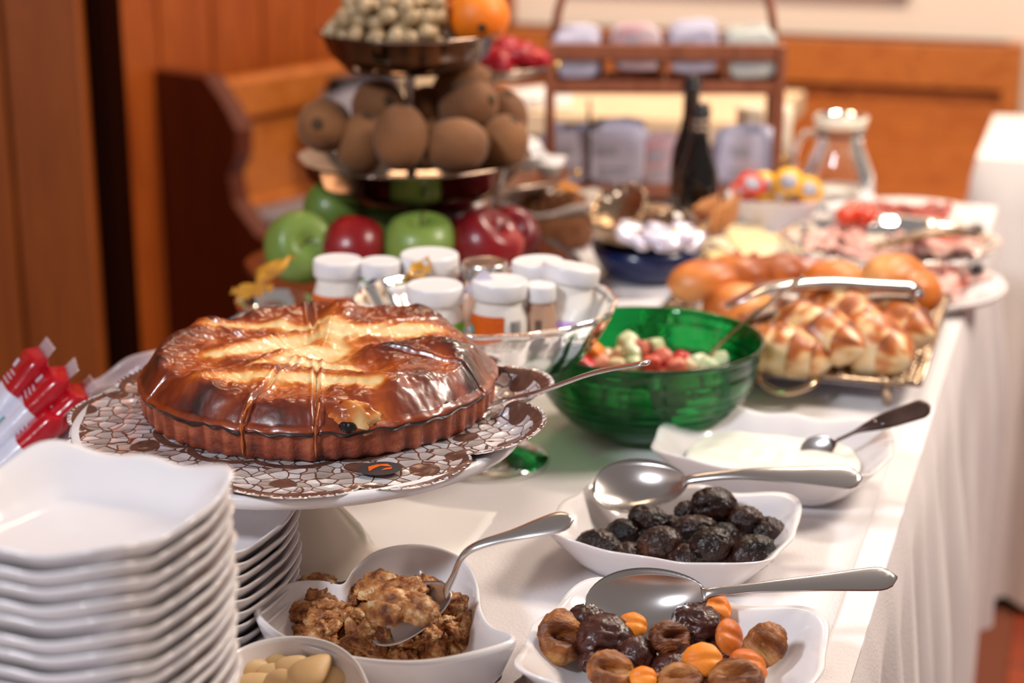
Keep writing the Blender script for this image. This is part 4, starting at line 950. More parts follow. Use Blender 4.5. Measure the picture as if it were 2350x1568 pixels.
# grapes: one bunch of separate berries
gv = aty(930, 20, 1.88); gb_ = thing('grape_bunch', 'pale bunch of green-gold grapes piled on the top tray', 'grapes', (FS.x-.012, FS.y-.005, fz[2]-.022))
gr = mesh('grape', blob(.0088, .0088, .0102, .02, 1, 1, 3), M['grape']); rg = random.Random(4); pts = []
tr_ = 0
while len(pts) < 130 and tr_ < 9000:
    tr_ += 1
    a = rg.uniform(0, 2*PI); r = .074*math.sqrt(rg.random()); x = r*math.cos(a)*1.0; y = r*math.sin(a)*.9; z = rg.uniform(.011, .062)
    if r > .082-.5*z: continue
    if x > .045 or z < .012+max(0, r-.05)*.7: continue
    q = Vector((x, y, z))
    if all((q-p).length > .0142 for p in pts): pts.append(q)
for p in pts: new('grape', gr, gb_, p, (rg.uniform(0, 3), rg.uniform(0, 3), 0))
part('stalk', tube(bez([(-.05, 0, .03), (0, .005, .035), (.04, 0, .05)], 6), .002, 8), M['stem'], gb_)
og = tag(part('orange', blob(.033, .033, .031, .01, 3, 2, 4), M['orange'], None, loc=aty(1098, 38, 1.90)), 'orange lying beside the grapes on the top tray', 'orange')
part('calyx', lathe([(0, .001), (.004, .0012), (.005, 0), (0, -.001)], 12), M['stem'], og, loc=(.004, -.0312, -.008), rot=(PI/2+.2, 0, 0))

# ================================================================== SECOND STAND BEHIND
SS = aty(1130, 500, 2.20); s2 = thing('serving_stand', 'smaller two-tier metal stand with red sweets above and creamers below', 'stand', (SS.x, SS.y, TZ+.0036))
z1_ = aty(1150, 150, 2.2).z; z2_ = aty(1150, 398, 2.2).z
pan(.072, z1_-.012, 0, .012, 'top_tray', s2, M['steel_dull']); pan(.100, z2_-.014, 0, .014, 'lower_tray', s2, M['steel_dull'])
part('pole', lathe([(0, 0), (.0045, 0), (.0045, z1_-zb-.01), (0, z1_-zb-.01)], 16), M['steel'], s2)
part('foot', lathe([(0, .02), (.01, .02), (.04, .006), (.045, 0), (0, 0)], 32), M['steel_dull'], s2)
for sx in (-1, 1):
    part('knob', blob(.0055, .0055, .0055, 0, sub=2), M['brass'], s2, loc=(sx*.080, 0, z1_-zb)); part('knob', blob(.0055, .0055, .0055, 0, sub=2), M['brass'], s2, loc=(sx*.106, 0, z2_-zb))
sw = [mesh('sweet', blob(.018, .013, .010, .22, 1.8, k+70, 3, True), M['crimson']) for k in range(3)]
for k, (x, y, dy) in enumerate(((1165, 108, 0), (1120, 128, -.03), (1095, 140, -.02), (1185, 130, -.03), (1225, 138, 0), (1150, 140, -.045), (1200, 118, .02))):
    tag(new('sweet', sw[k % 3], None, aty(x, y, 2.2+dy), (rr(-.4, .4), rr(-.4, .4), rr(0, 3)), 1.15), 'crumpled crimson sweet on the top tray of the rear stand', 'sweet', 'crimson sweets')
crm = mesh('creamer', lathe([(0, 0), (.012, 0), (.0155, .016), (.018, .017), (.018, .018), (0, .0182)], 24), M['jar_lid'])
for k, (x, y, dy, rt) in enumerate(((1205, 345, 0, .4), (1235, 375, -.02, .2), (1268, 382, .0, 0), (1210, 378, -.05, 0), (1240, 355, .03, .8), (1180, 380, .02, 0), (1260, 392, -.04, .1))):
    tag(new('creamer', crm, None, aty(x, y+12, 2.2+dy), (rt, rt*.5, k)), 'white portion cup on the lower tray of the rear stand', 'creamer', 'white portion cups')
# bread behind the stand, on a glass plate
bp_ = aty(1235, 500, 2.22); 
gd = thing('glass_platter', 'wide clear glass dish with toasted bread behind the apples', 'dish', (bp_.x+.035, 2.375, zb), (0, 0, 0), None, (.86, .86, 1))
part('dish', lathe([(0, .010), (.06, .010), (.10, .018), (.13, .034), (.132, .033), (.102, .014), (.06, .004), (.02, 0), (0, 0)], 64, jf), M['glass_bump'], gd)
for k, (x, y, dy, w_, h_, m_) in enumerate(((1245, 425, .02, .036, .028, 'bread'), (1180, 445, 0, .040, .022, 'bread'), (1220, 462, -.04, .042, .020, 'bread'), (1285, 458, .03, .034, .020, 'bread'), (1150, 462, -.02, .036, .02, 'bread'))):
    tag(part('toast', blob(w_, .028, h_, .15, 1.8, k+80, 3), M[m_], None, loc=aty(x, y+8, 2.33+dy), rot=(.3, .2*k, k)), ('toasted golden bread piece in the glass dish, ' + ('tallest of them', 'left of the pole', 'front one', 'right one', 'half behind the apples')[k]), 'bread')
# dark bread in lined basket
bk = at(1320, 585, TZ); 
bb_ = thing('bread_box', 'lined basket of dark bread between the apples and the blue bowl', 'basket', (bk.x-.03, bk.y+.05, zb), (0, 0, .1))
part('basket', lathe([(0, 0), (.05, 0), (.064, .03), (.066, .046), (.063, .046), (.060, .03), (.046, .004), (0, .004)], 40, lambda a, r, z, k: (r*(1+.02*math.cos(24*a+k)), z)), M['bread_dark'], bb_)
part('liner', grid(24, 10, lambda i, j: ((.050+.020*j)*math.cos(i*2*PI), (.050+.020*j)*math.sin(i*2*PI), .038+.020*j+.006*math.sin(i*25))), M['paper'], bb_)
for k in range(6):
    tag(part('bread_slice', bbox(.075, .010, .050, .006), M['bread_dark'], None, True, loc=(bb_.location.x-.03+k*.012, bb_.location.y, zb+.040), rot=(.25, .1*k-.2, 1.3)), 'slice of dark seeded bread standing in the lined basket', 'bread', 'dark bread slices')

# ================================================================== BLUE BOWL, SILVER BOWL, WRAPPED BUTTER
BB = at(1487, 660, TZ); BB = Vector((BB.x, BB.y+.03, zb))
bw_ = tag(part('blue_bowl', lathe([(0, 0), (.036, 0), (.050, .008), (.060, .024), (.066, .042), (.064, .042), (.057, .025), (.046, .011), (0, .005)], 72), M['blue'], None, loc=BB), 'deep blue bowl, the silver bowl nested in it', 'bowl')
sb_ = tag(part('silver_bowl', lathe([(0, .008), (.03, .009), (.05, .026), (.060, .042), (.067, .056), (.0715, .063), (.073, .061), (.069, .054), (.062, .040), (.052, .024), (.03, .005), (0, .004)], 96, lambda a, r, z, k: (r*(1+.012*math.cos(28*a)*ss(z, .04, .07)), z)), M['silver'], None, loc=BB+Vector((0, 0, .012))), 'fluted silver bowl of wrapped butter set inside the blue bowl', 'bowl')
pk = [mesh('butter_packet', blob(.017, .012, .007, .12, 1.7, k+90, 3, False, lambda x, y, z, p: (math.copysign(abs(x/.017)**.5, x)*.016, math.copysign(abs(y/.012)**.5, y)*.011, z)), M['foil_white']) for k in range(3)]
for k, (x, y, z, rt, lb) in enumerate(((1440, 545, .088, (.5, .4, .3), 'left'), (1500, 548, .092, (.3, 0, -.4), 'middle'), (1560, 552, .088, (.4, -.3, .2), 'right'), (1530, 562, .086, (.9, 0, .1), 'front, brightest'), (1470, 562, .084, (.6, .2, 1.2), 'front left'), (1590, 558, .082, (.3, -.5, .8), 'rightmost'), (1510, 530, .096, (0, .3, .6), 'topmost'), (1450, 528, .084, (.2, .3, 0), 'back left'), (1570, 530, .084, (.2, .3, 0), 'back right'))):
    tag(new('butter_packet', pk[k % 3], None, at(x, y-4, TZ+z-.010), rt, .95), 'white wrapped butter packet in the silver bowl, '+lb+' one', 'butter', 'wrapped butter packets')
for k in range(8):
    a = k*PI/4; tag(new('butter_packet', pk[k % 3], None, (BB.x+.028*math.cos(a), BB.y+.028*math.sin(a), zb+.040), (0, 0, a)), 'butter packet beneath the others in the silver bowl', 'butter', 'lower butter packets')
# tilted silver ruffled lid and napkin behind
dl = aty(1425, 488, 2.03)
rl_ = tag(part('ruffled_dish', lathe([(0, 0), (.02, .001), (.034, .006), (.044, .014), (.046, .013), (.035, .003), (.02, -.001), (0, -.002)], 96, lambda a, r, z, k: (r*(1+.035*math.cos(18*a)*ss(r, .01, .04)), z+.002*math.cos(18*a)*ss(r, .02, .045))), M['silver'], None, loc=dl, rot=(.5, -.55, 0), scale=(.8, .8, .8)), 'small ruffled silver dish tilted behind the silver bowl', 'dish')
gd2 = aty(1535, 500, 2.06)
tag(part('glass_dome', lathe([(.046, 0), (.045, .012), (.038, .028), (.024, .040), (.008, .045), (0, .046), (0, .0445), (.008, .0435), (.023, .0385), (.0365, .027), (.0435, .012), (.0445, 0), (.046, 0)], 64), M['glass_bump'], None, loc=gd2+Vector((0, 0, -.030)), rot=(.25, .25, 0)), 'clear glass lid leaning behind the butter', 'lid')
sup = thing('glass_bowl_rear', 'x', 'x') if 0 else None

# ================================================================== OPENWORK TRAY WITH CROISSANTS
FR = at(2110, 888, TZ+.028); tu, tv = uvp = (FR.x*math.sin(A18)+FR.y*math.cos(A18), FR.x*math.cos(A18)-FR.y*math.sin(A18))
TW, TL, TH = .285, .335, .026
ty = thing('openwork_tray', 'rectangular silver tray with pierced gallery edge and ring handle, under the croissants', 'tray', uv(tu, tv-TW, zb), (0, 0, RT))
part('base', mv(bbox(TW-.03, TL-.03, .003, .001), TW/2, TL/2, TH-.010), mat('tray_mirror', 'b8b4c0', rough=.3, metal=.6), ty)
# band of openwork: little rings and bars joined
bars = []
def ringvf(x, y, z, r=.0058, w_=.0019, tx=0):
    P = [(x+r*math.cos(q), y+r*math.sin(q), z) for q in [2*PI*i/8 for i in range(8)]]
    V_, F_ = [], []
    for p_, q in zip(P, range(8)):
        a = 2*PI*q/8
        for dr, dz in ((-w_, -w_), (w_, -w_), (w_, w_), (-w_, w_)): V_.append((x+(r+dr)*math.cos(a), y+(r+dr)*math.sin(a), z+dz))
    for i in range(8):
        k = (i+1) % 8
        for e in range(4): g = (e+1) % 4; F_.append((i*4+e, i*4+g, k*4+g, k*4+e))
    return V_, F_
for row in (0, 1):
    o_ = .008+row*.013
    for k in range(int((TL-.01)/.0128)): 
        y = .008+k*.0128; bars.append(ringvf(TW-o_, y, TH+.0)); bars.append(ringvf(o_, y, TH))
    for k in range(int((TW-.05)/.0128)):
        x = .032+k*.0128; bars.append(ringvf(x, o_, TH)); bars.append(ringvf(x, TL-o_, TH))
pg = part('pierced_gallery', join(*bars), M['silver'], ty); pg['kind'] = 'stuff'
def rail(x0, y0, x1, y1, z, r=.0022): return tube([(x0, y0, z), (x1, y1, z)], r, 8)
for nm, o_ in (('outer_rim', 0), ('inner_rim', .028)):
    part(nm, join(rail(o_, o_, TW-o_, o_, TH), rail(TW-o_, o_, TW-o_, TL-o_, TH), rail(TW-o_, TL-o_, o_, TL-o_, TH), rail(o_, TL-o_, o_, o_, TH)), M['silver'], ty)
for x, y in ((.02, .012), (TW-.03, .012), (.02, TL-.02), (TW-.03, TL-.02)):
    part('foot', mv(bbox(.008, .008, TH, .002), x, y, TH/2), M['silver'], ty)
hx = at(1815, 870, TZ+.02); hx_ = Vector((hx.x, hx.y, 0)); hv_ = hx.x*math.cos(A18)-hx.y*math.sin(A18)-(tv-TW)
part('ring_handle', tube(bez([(hv_-.028, 0, TH), (hv_-.024, -.018, TH-.004), (hv_-.008, -.030, TH-.009), (hv_+.008, -.030, TH-.009), (hv_+.024, -.018, TH-.004), (hv_+.028, 0, TH)], 6), .0032, 10), M['silver'], ty)
part('liner', mv(thick(grid(20, 20, lambda i, j: ((i-.5)*(TW-.055), (j-.5)*(TL-.055), .0006*math.sin(i*9)*math.cos(j*8))), .0006, 20, 20), TW/2, TL/2, TH-.006), M['paper'], ty)
def croissant(L_, R, bend, seed, nseg=7):
    """crescent of stepped rolls; x = long axis"""
    nx, na = 120, 30; V_, F_, A_ = [], [], []
    for i in range(nx+1):
        s = -1+2*i/nx; ang = s*bend; cx = math.sin(ang)*L_/2/max(.01, math.sin(bend)) if bend > .01 else s*L_/2; cy = (1-math.cos(ang))*L_/2/max(.05, bend)
        prof = max(0, 1-abs(s)**2.1)**.62
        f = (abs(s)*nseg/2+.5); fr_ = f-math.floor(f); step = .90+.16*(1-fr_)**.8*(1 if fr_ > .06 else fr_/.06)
        rad = max(.0006, R*prof*step)
        tx, ty_ = math.cos(ang), math.sin(ang)
        for k in range(na):
            a = 2*PI*k/na; u, v = math.cos(a), math.sin(a)
            nn = 1+.05*noise.noise(Vector((s*4, u*2+seed, v*2)))
            x = cx-ty_*u*rad*nn*1.0; y = cy+tx*u*rad*nn; z = max(-.72*R, v*rad*nn*.92)
            V_.append((x, y, z))
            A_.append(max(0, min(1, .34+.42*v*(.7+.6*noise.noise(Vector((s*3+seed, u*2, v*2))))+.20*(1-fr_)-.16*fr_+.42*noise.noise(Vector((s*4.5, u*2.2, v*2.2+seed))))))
    for i in range(nx):
        for k in range(na): j = (k+1) % na; F_.append((i*na+k, i*na+j, (i+1)*na+j, (i+1)*na+k))
    F_.append(tuple(range(na-1, -1, -1))); F_.append(tuple(nx*na+k for k in range(na)))
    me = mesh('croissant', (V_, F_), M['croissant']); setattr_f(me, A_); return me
cz = TZ+.0036+TH+.018
cr_ = [(1800, 806, .0, -.55, .085, .024, .35, 'croissant at the near left of the tray, touching the green bowl'), (1868, 765, .012, -.95, .105, .026, .3, 'long browned croissant pointing at the near left corner'), (1988, 786, .004, -1.05, .100, .029, .25, 'fat pale croissant with two brown patches at the front right'), (2035, 735, .012, -.95, .10, .026, .3, 'croissant behind the fat pale one at the right'),
       (1925, 720, .022, -.8, .090, .024, .3, 'croissant on top in the middle, under the tongs'), (1765, 760, .0, .5, .08, .022, .3, 'small croissant half hidden behind the green bowl rim')]
for k, (x, y, dz, rz, L_, R, bd, lb) in enumerate(cr_):
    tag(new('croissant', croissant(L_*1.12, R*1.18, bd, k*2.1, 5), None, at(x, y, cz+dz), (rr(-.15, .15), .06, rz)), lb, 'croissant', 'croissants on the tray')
rb_ = [(1620, 648, .010, .042, .028, .024, .2, 'big golden roll at the back left corner of the tray'), (1690, 628, .016, .034, .026, .020, -.3, 'smaller brown roll behind the big golden one'), (2050, 635, .026, .036, .030, .024, .6, 'dark brown roll at the back right under the platter edge'), (2088, 672, .012, .034, .030, .026, .3, 'golden roll at the right end behind the tongs tip'), (1910, 640, .006, .034, .024, .020, 0, 'brown roll in the middle behind the tongs'), (1780, 630, .004, .034, .026, .022, 0, 'roll behind the tongs, left of the middle one'), (1690, 700, .0, .036, .030, .022, .4, 'pale roll beneath the tongs head beside the green bowl')]
for k, (x, y, dz, a, b_, c_, rz, lb) in enumerate(rb_):
    tag(part('bread_roll', blob(a, b_, c_, .05, 1.4, k+100, 4, False, lambda x, y, z, p: (x, y, max(z, -c_*.6))), M['bun'], None, loc=at(x, y, cz+dz), rot=(0, 0, rz)), lb, 'bread roll', 'rolls on the tray')
# tongs on top
tg = thing('serving_tongs', 'wide steel pastry tongs lying across the croissants', 'tongs', at(2100, 662, cz+.048))
pA = Vector((0, 0, 0)); pB = at(1900, 652, cz+.052)-tg.location; pC = at(1760, 662, cz+.050)-tg.location; pD = at(1668, 700, cz+.032)-tg.location
P = bez([pA, pB*.5, pB, pC, pD], 8); n_ = len(P)
part('upper_arm', tube(P, [.0085+.0120*ss(i/n_, .55, .9)-.010*ss(i/n_, .9, 1) for i in range(n_)], 12, [.0062-.003*ss(i/n_, .5, .9) for i in range(n_)]), M['steel'], tg)
P2 = [p+Vector((0, .006, -.010-.014*ss(i/n_, .1, .6))) for i, p in enumerate(P)]
part('lower_arm', tube(P2, [.0085+.010*ss(i/n_, .55, .9) for i in range(n_)], 12, [.0018]*n_), M['steel'], tg)
part('hinge', mv(xf(bbox(.012, .018, .014, .004), aim(pB).to_4x4()), .002, .002, -.005), M['steel'], tg)

# ================================================================== CHEESE, HAM AND OTHER PLATTERS
cp = at(1730, 560, TZ+.01); tag(part('cheese_plate', lathe([(0, .005), (.06, .005), (.085, .010), (.090, .014), (.091, .013), (.086, .007), (.06, 0), (0, 0)], 64), M['china'], None, loc=(cp.x-.01, cp.y+.02, zb)), 'white plate of sliced cheese beyond the rolls', 'plate')
for k, (x, y, dz, a, b_, rz, m_, lb) in enumerate(((1700, 590, .018, .075, .060, .2, 'cheese', 'front left slice of pale cheese'), (1745, 580, .020, .070, .060, -.2, 'cheese_blue', 'front right slice of marbled cheese'), (1690, 560, .024, .06, .05, .6, 'cheese_blue', 'marbled cheese slice left of centre'), (1735, 555, .026, .07, .05, .1, 'cheese', 'pale cheese slice at the centre'), (1780, 570, .018, .05, .06, .5, 'cheese', 'rightmost cheese slice'), (1710, 530, .020, .06, .04, .2, 'cheese', 'back cheese slice'))):
    tag(part('cheese_slice', bbox(a, b_, .006, .002), M[m_], None, False, loc=at(x, y, TZ+dz), rot=(.12, .05*k-.1, rz)), lb+' on the white plate', 'cheese', 'cheese slices')
for k in range(6):
    tag(part('cracker', bbox(.034, .004, .040, .0015), M['cracker'], None, False, loc=aty(1598+k*16, 500-(k % 3)*6, 2.13+.01*k), rot=(.25, -.25, .9)), 'brown cracker standing between the butter and the cheese, number of a tight row' if 0 else 'brown cracker in the short upright row left of the cheese', 'cracker', 'crackers left of the cheese')
ck_ = aty(1640, 530, 2.15); tag(part('cracker_dish', lathe([(0, .003), (.045, .004), (.055, .016), (.057, .016), (.048, 0), (0, 0)], 40), M['bread_dark'], None, loc=(ck_.x, ck_.y, zb)), 'dark shallow dish under the crackers', 'dish')
gpz = TZ+.045
gc = Vector((.452, 2.095, zb))
gp2 = thing('glass_platter', 'broad glass platter of ham at the far right corner of the buffet', 'platter', gc)
part('dish', lathe([(0, .016), (.08, .016), (.108, .024), (.122, .034), (.1265, .037), (.128, .0355), (.110, .019), (.08, .012), (.03, .011), (0, .011)], 96, jf), M['glass_bump'], gp2)
part('foot', lathe([(0, .0115), (.03, .011), (.036, 0), (0, 0)], 32), M['glass_bump'], gp2)
def slice_vf(r, seed, fold=.6):
    def f(i, j):
        a = 2*PI*i; q = r*j*(1+.08*noise.noise(Vector((math.cos(a)*2, math.sin(a)*2, seed)))); x, y = q*math.cos(a), q*math.sin(a)*.75
        return (x, y*(1-.3*fold), .006*fold*math.cos(y/r*7+seed)+.003*math.sin(x/r*5+seed))
    return grid(28, 7, f)
hs_ = [(1860, 545, 'ham'), (1900, 560, 'ham'), (1950, 572, 'ham'), (2010, 580, 'ham'), (2060, 570, 'ham'), (2130, 575, 'ham'), (2190, 565, 'ham'), (2150, 550, 'salami'), (2080, 550, 'ham'), (2220, 550, 'ham'), (1880, 525, 'ham'), (1960, 548, 'ham')]
for k, (x, y, m_) in enumerate(hs_):
    tag(part('ham_slice' if m_ == 'ham' else 'salami_slice', slice_vf(.042, k, .8), M[m_], None, loc=at(x, y, TZ+.026+.002*(k % 4)), rot=(rr(-.15, .15), rr(-.15, .15), k)), 'pink folded slice of ham on the glass platter' if m_ == 'ham' else 'red salami slice among the ham on the glass platter', 'meat', 'slices on the glass platter')
tg2 = thing('brass_tongs', 'golden tongs lying on the ham platter', 'tongs', at(2245, 528, TZ+.055))
P = bez([Vector((0, 0, 0)), at(2150, 525, TZ+.062)-tg2.location, at(2010, 562, TZ+.045)-tg2.location], 8)
for k, dz in enumerate((0, -.008)):
    part('arm', tube([p+Vector((0, .01*k*(i/16), dz)) for i, p in enumerate(P)], [.005+.005*math.sin(i/16*PI) for i in range(17)], 10, [.002]*17), M['brass'] if k else M['steel_dull'], tg2)
part('tip', blob(.008, .006, .005, sub=2), M['olive'], tg2)
# small dish of tomatoes, salami plate behind
wd = at(1955, 522, TZ+.02); tag(part('small_dish', lathe([(0, .004), (.018, .004), (.030, .020), (.032, .020), (.022, 0), (0, 0)], 40), M['china'], None, loc=(wd.x, wd.y+.02, zb+.02)), 'small white dish beneath the tomatoes', 'dish')
tm = mesh('tomato', blob(.014, .014, .012, .02, 1, 3, 3), M['tomato'])
for k, (x, y) in enumerate(((1945, 498), (1970, 496), (1992, 500), (1958, 488), (1985, 486))):
    tag(new('tomato', tm, None, at(x, y, TZ+.050)+Vector((0, .01, 0))), 'small red tomato in the little dish behind the ham', 'tomato', 'small tomatoes')
sp = at(2090, 478, TZ+.02); tag(part('salami_plate', lathe([(0, .005), (.07, .005), (.095, .012), (.098, .011), (.07, 0), (0, 0)], 56), M['china'], None, loc=(sp.x, sp.y, zb)), 'plate of dark salami at the far right end of the table', 'plate')
for k, (x, y) in enumerate(((2010, 482), (2045, 475), (2080, 480), (2115, 478), (2150, 484), (2060, 492), (2100, 492), (2135, 495), (2030, 494))):
    tag(part('salami_slice', slice_vf(.030, k+20, .7), M['salami'], None, loc=at(x, y, TZ+.024+.002*(k % 3)), rot=(.1, .1, k)), 'dark salami slice on the farthest right plate', 'meat', 'salami slices on the far plate')
lp2 = at(2060, 635, TZ+.01); tag(part('ham_plate', lathe([(0, .004), (.09, .004), (.118, .010), (.122, .014), (.124, .012), (.12, .006), (.09, 0), (0, 0)], 72), M['china'], None, loc=(.440, 1.955+.03, zb)), 'low plate of raw ham half under the glass platter, right of the rolls', 'plate')
for k, (x, y, m_) in enumerate(((2140, 640, 'ham'), (2180, 650, 'salami'), (2150, 660, 'ham'), (2210, 630, 'ham'), (2190, 640, 'ham'), (1850, 612, 'ham'), (1800, 604, 'salami'), (1760, 612, 'salami'), (1720, 606, 'salami'), (1890, 618, 'ham'))):
    tag(part('ham_slice', slice_vf(.034, k+40, .9), M[m_], None, loc=at(x, y, TZ+.016+.002*(k % 3)+(.018 if x < 2000 else 0)), rot=(.1, -.1, k)), 'raw ham slice right of the rolls' if x > 2000 else 'cured meat slice showing behind the rolls', 'meat', 'raw ham at the right' if x > 2000 else 'cured slices behind the rolls')
tag(part('black_olive', blob(.008, .007, .007, .04, sub=3), M['olive'], None, loc=at(2244, 618, TZ+.024)), 'black olive at the right end of the low ham plate', 'olive')
kn = thing('carving_fork', 'steel fork lying on the right end of the low ham plate', 'fork', at(2240, 622, TZ+.020))
part('handle', tube([(0, 0, 0), tuple(at(2170, 640, TZ+.022)-kn.location)], [.004, .0025], 8, [.002, .0015]), M['steel'], kn)
part('tines', tube([tuple(at(2170, 640, TZ+.022)-kn.location), tuple(at(2120, 650, TZ+.022)-kn.location)], [.005, .002], 8, [.001, .001]), M['steel'], kn)

# honey bowl
hb_ = aty(1775, 530, 2.28); tag(part('square_bowl', dish_vf(.062, .058, .052, t=.004, p=5, sc=.01, wave=.002, n=80), M['china'], None, loc=(hb_.x, hb_.y, zb), rot=(0, 0, RT+.1)), 'square white bowl of honey and jam portions', 'bowl')
cup = mesh('portion_cup', lathe([(0, 0), (.012, 0), (.016, .012), (.019, .0125), (.019, .0135), (0, .0137)], 24), M['yellow'])
cup2 = mesh('portion_cup', lathe([(0, 0), (.012, 0), (.016, .012), (.019, .0125), (.019, .0135), (0, .0137)], 24), M['tomato'])
lidc = mesh('foil_disc', lathe([(0, .0142), (.011, .0142), (.011, .0139), (0, .0139)], 20), M['label_grey'])
for k, (x, y, rt, c_, lb) in enumerate(((1720, 435, (.7, .2, 0), cup2, 'red portion cup at the left rim of the square bowl'), (1750, 432, (1.1, .1, 0), cup, 'yellow portion cup standing upright, left'), (1770, 445, (1.2, 0, .3), cup, 'yellow portion cup with silver disc in the middle'), (1810, 425, (1.0, .2, -.3), cup, 'tallest yellow portion cup'), (1825, 462, (.6, -.3, 0), cup2, 'bright red portion cup at the right rim'), (1700, 455, (.5, .3, 0), cup2, 'red cup low at the left'), (1850, 445, (.9, -.2, .4), cup, 'yellow portion cup at the far right'), (1785, 470, (.4, 0, 0), cup, 'yellow portion cup at the front rim'), (1740, 465, (.5, .2, 1), cup, 'yellow cup low at the front left'))):
    o = tag(new('portion_cup', c_, None, aty(x, y, 2.24+.012*(k % 3)), rt), lb, 'portion cup', 'portion cups'); new('foil_disc', lidc, o)

# ================================================================== BOTTLES, RACK, JUG
def bottle(lb, x, y, Y, s=1, rings=True, top=1.0):
    p = aty(x, y, Y); t = thing('bottle', lb, 'bottle', (p.x, p.y, zb), (0, 0, 0), None, (s, s, 1))
    part('body', lathe([(0, 0), (.024, 0), (.0265, .004), (.0265, .075*top), (.024, .095*top), (.015, .118*top), (.0115, .135*top), (.011, .160*top), (.0135, .162*top), (.0135, .170*top), (0, .170*top)], 40), M['black_glass'], t)
    if rings:
        for zz in (.146, .155): part('neck_ring', lathe([(.0112, zz*top), (.0128, zz*top), (.0128, zz*top+.004), (.0112, zz*top+.004)], 32), M['steel_dull'], t)
    part('cap', lathe([(0, .170*top), (.012, .170*top), (.0115, .178*top), (0, .178*top)], 24), M['olive'], t)
    return t
b1 = bottle('dark oil bottle with two grey neck rings in front of the rack', 1600, 500, 2.22)
part('paper_label', grid(16, 2, lambda i, j: (.0268*math.cos(-1.7+2*i), .0268*math.sin(-1.7+2*i), .012+.035*j)), M['label_grey'], b1)
bottle('taller dark bottle with a slim pourer just behind the ringed one', 1580, 480, 2.30, .95, False, 1.13)
# rack
RK = at(1538, 452, TZ); RK = uv(2.388, -.556, zb)
rk = thing('wooden_rack', 'two-storey brown wooden rack holding sugar and tea sachets at the end of the table', 'rack', RK, (0, 0, RT+.29))
RW, RDp = .314, .092
hx2 = RW/2
for sx in (-1, 1):
    part('front_post', mv(bbox(.014, .014, .225, .003), sx*hx2, 0, .1125), M['wood_rack'], rk, False); part('back_post', mv(bbox(.014, .014, .225, .003), sx*hx2, RDp, .1125), M['wood_rack'], rk, False)
    part('handle_post', tube([(sx*hx2, RDp/2, .20), (sx*(hx2-.010), RDp/2, .262), (sx*(hx2-.032), RDp/2, .34)], [.009, .008, .007], 8, [.006]*3), M['wood_rack'], rk)
    part('side_panel', mv(bbox(.008, RDp, .075, .002), sx*hx2, RDp/2, .187), M['wood_rack'], rk, False)
    part('side_rail', mv(bbox(.008, RDp, .02, .002), sx*hx2, RDp/2, .03), M['wood_rack'], rk, False)
part('handle_bar', tube([(-hx2+.032, RDp/2, .34), (hx2-.032, RDp/2, .34)], .008, 10), M['wood_rack'], rk)
for nm, z, hgt in (('upper_rail', .214, .022), ('middle_rail', .166, .018), ('lower_rail', .022, .016)):
    part(nm, mv(bbox(RW, .008, hgt, .002), 0, 0, z), M['wood_rack'], rk, False); part(nm, mv(bbox(RW, .008, hgt, .002), 0, RDp, z), M['wood_rack'], rk, False)
part('upper_shelf', box(-hx2, hx2, 0, RDp, .156, .161), M['wood_rack'], rk, False); part('lower_shelf', box(-hx2, hx2, 0, RDp, .014, .019), M['wood_rack'], rk, False)
for k in (-1, 0, 1): part('divider', box(k*.083-.002, k*.083+.002, 0, RDp, .161, .215), M['wood_rack'], rk, False)
part('divider', box(-.104, -.100, 0, RDp, .019, .135), M['handle_dark'], rk, False)
sac = {m_: [mesh('sachet', blob(.034, .0045, .032, .14, 2.2, k+120, 3, False, lambda x, y, z, p: (math.copysign(abs(x/.032)**.45, x)*.031, y, math.copysign(abs(z/.030)**.45, z)*.029)), M[m_]) for k in range(2)] for m_ in ('sachet', 'sachet_red', 'sachet_green')}
RM = Matrix.Rotation(RT+.29, 4, 'Z')
prt = mesh('print', join(box(-.018, .002, 0, .0006, .004, .014), box(-.020, .016, 0, .0006, -.012, -.009), box(-.020, .010, 0, .0006, -.018, -.016)), M['label_grey'], False)
def sachets(bx, z, n, kind, lb, s=1.0, gr='', y0=.012):
    for k in range(n):
        p = RK+(RM @ Vector((bx+rr(-.004, .004), y0+k*.015, z+rr(-.006, .006))))
        o = tag(new('sachet', sac[kind][k % 2], None, p, (rr(-.12, .05), rr(-.12, .12), RT+.29+rr(-.08, .08)), s), (lb+', front one') if k == 0 else lb, 'sachet', gr)
        if k == 0: new('print', prt, o, (0, -.0052, 0))
sachets(-.120, .208, 5, 'sachet', 'greyish white sachet in the upper shelf, leftmost compartment', 1.0, 'sachets upper left')
sachets(-.040, .212, 5, 'sachet_red', 'pinkish sachet in the upper shelf, second compartment from the left', 1.0, 'sachets upper second')
sachets(.042, .216, 5, 'sachet', 'white and red sachet in the upper shelf, third compartment from the left', 1.05, 'sachets upper third')
sachets(.120, .212, 5, 'sachet_green', 'green-banded sachet in the upper shelf, rightmost compartment', 1.1, 'sachets upper right')
sachets(-.126, .062, 5, 'sachet', 'tall pale blue sachet in the lower shelf, left of the dark divider', 1.25, 'sachets lower left')
sachets(-.062, .070, 5, 'sachet', 'pale sachet in the lower shelf, right of the dark divider', 1.3, 'sachets lower second')
sachets(-.002, .060, 4, 'sachet_red', 'reddish sachet in the lower shelf behind the bottles', 1.15, 'sachets lower third')
sachets(.120, .064, 5, 'sachet', 'pale lilac sachet in the lower shelf at the right of the bottles', 1.3, 'sachets lower right')
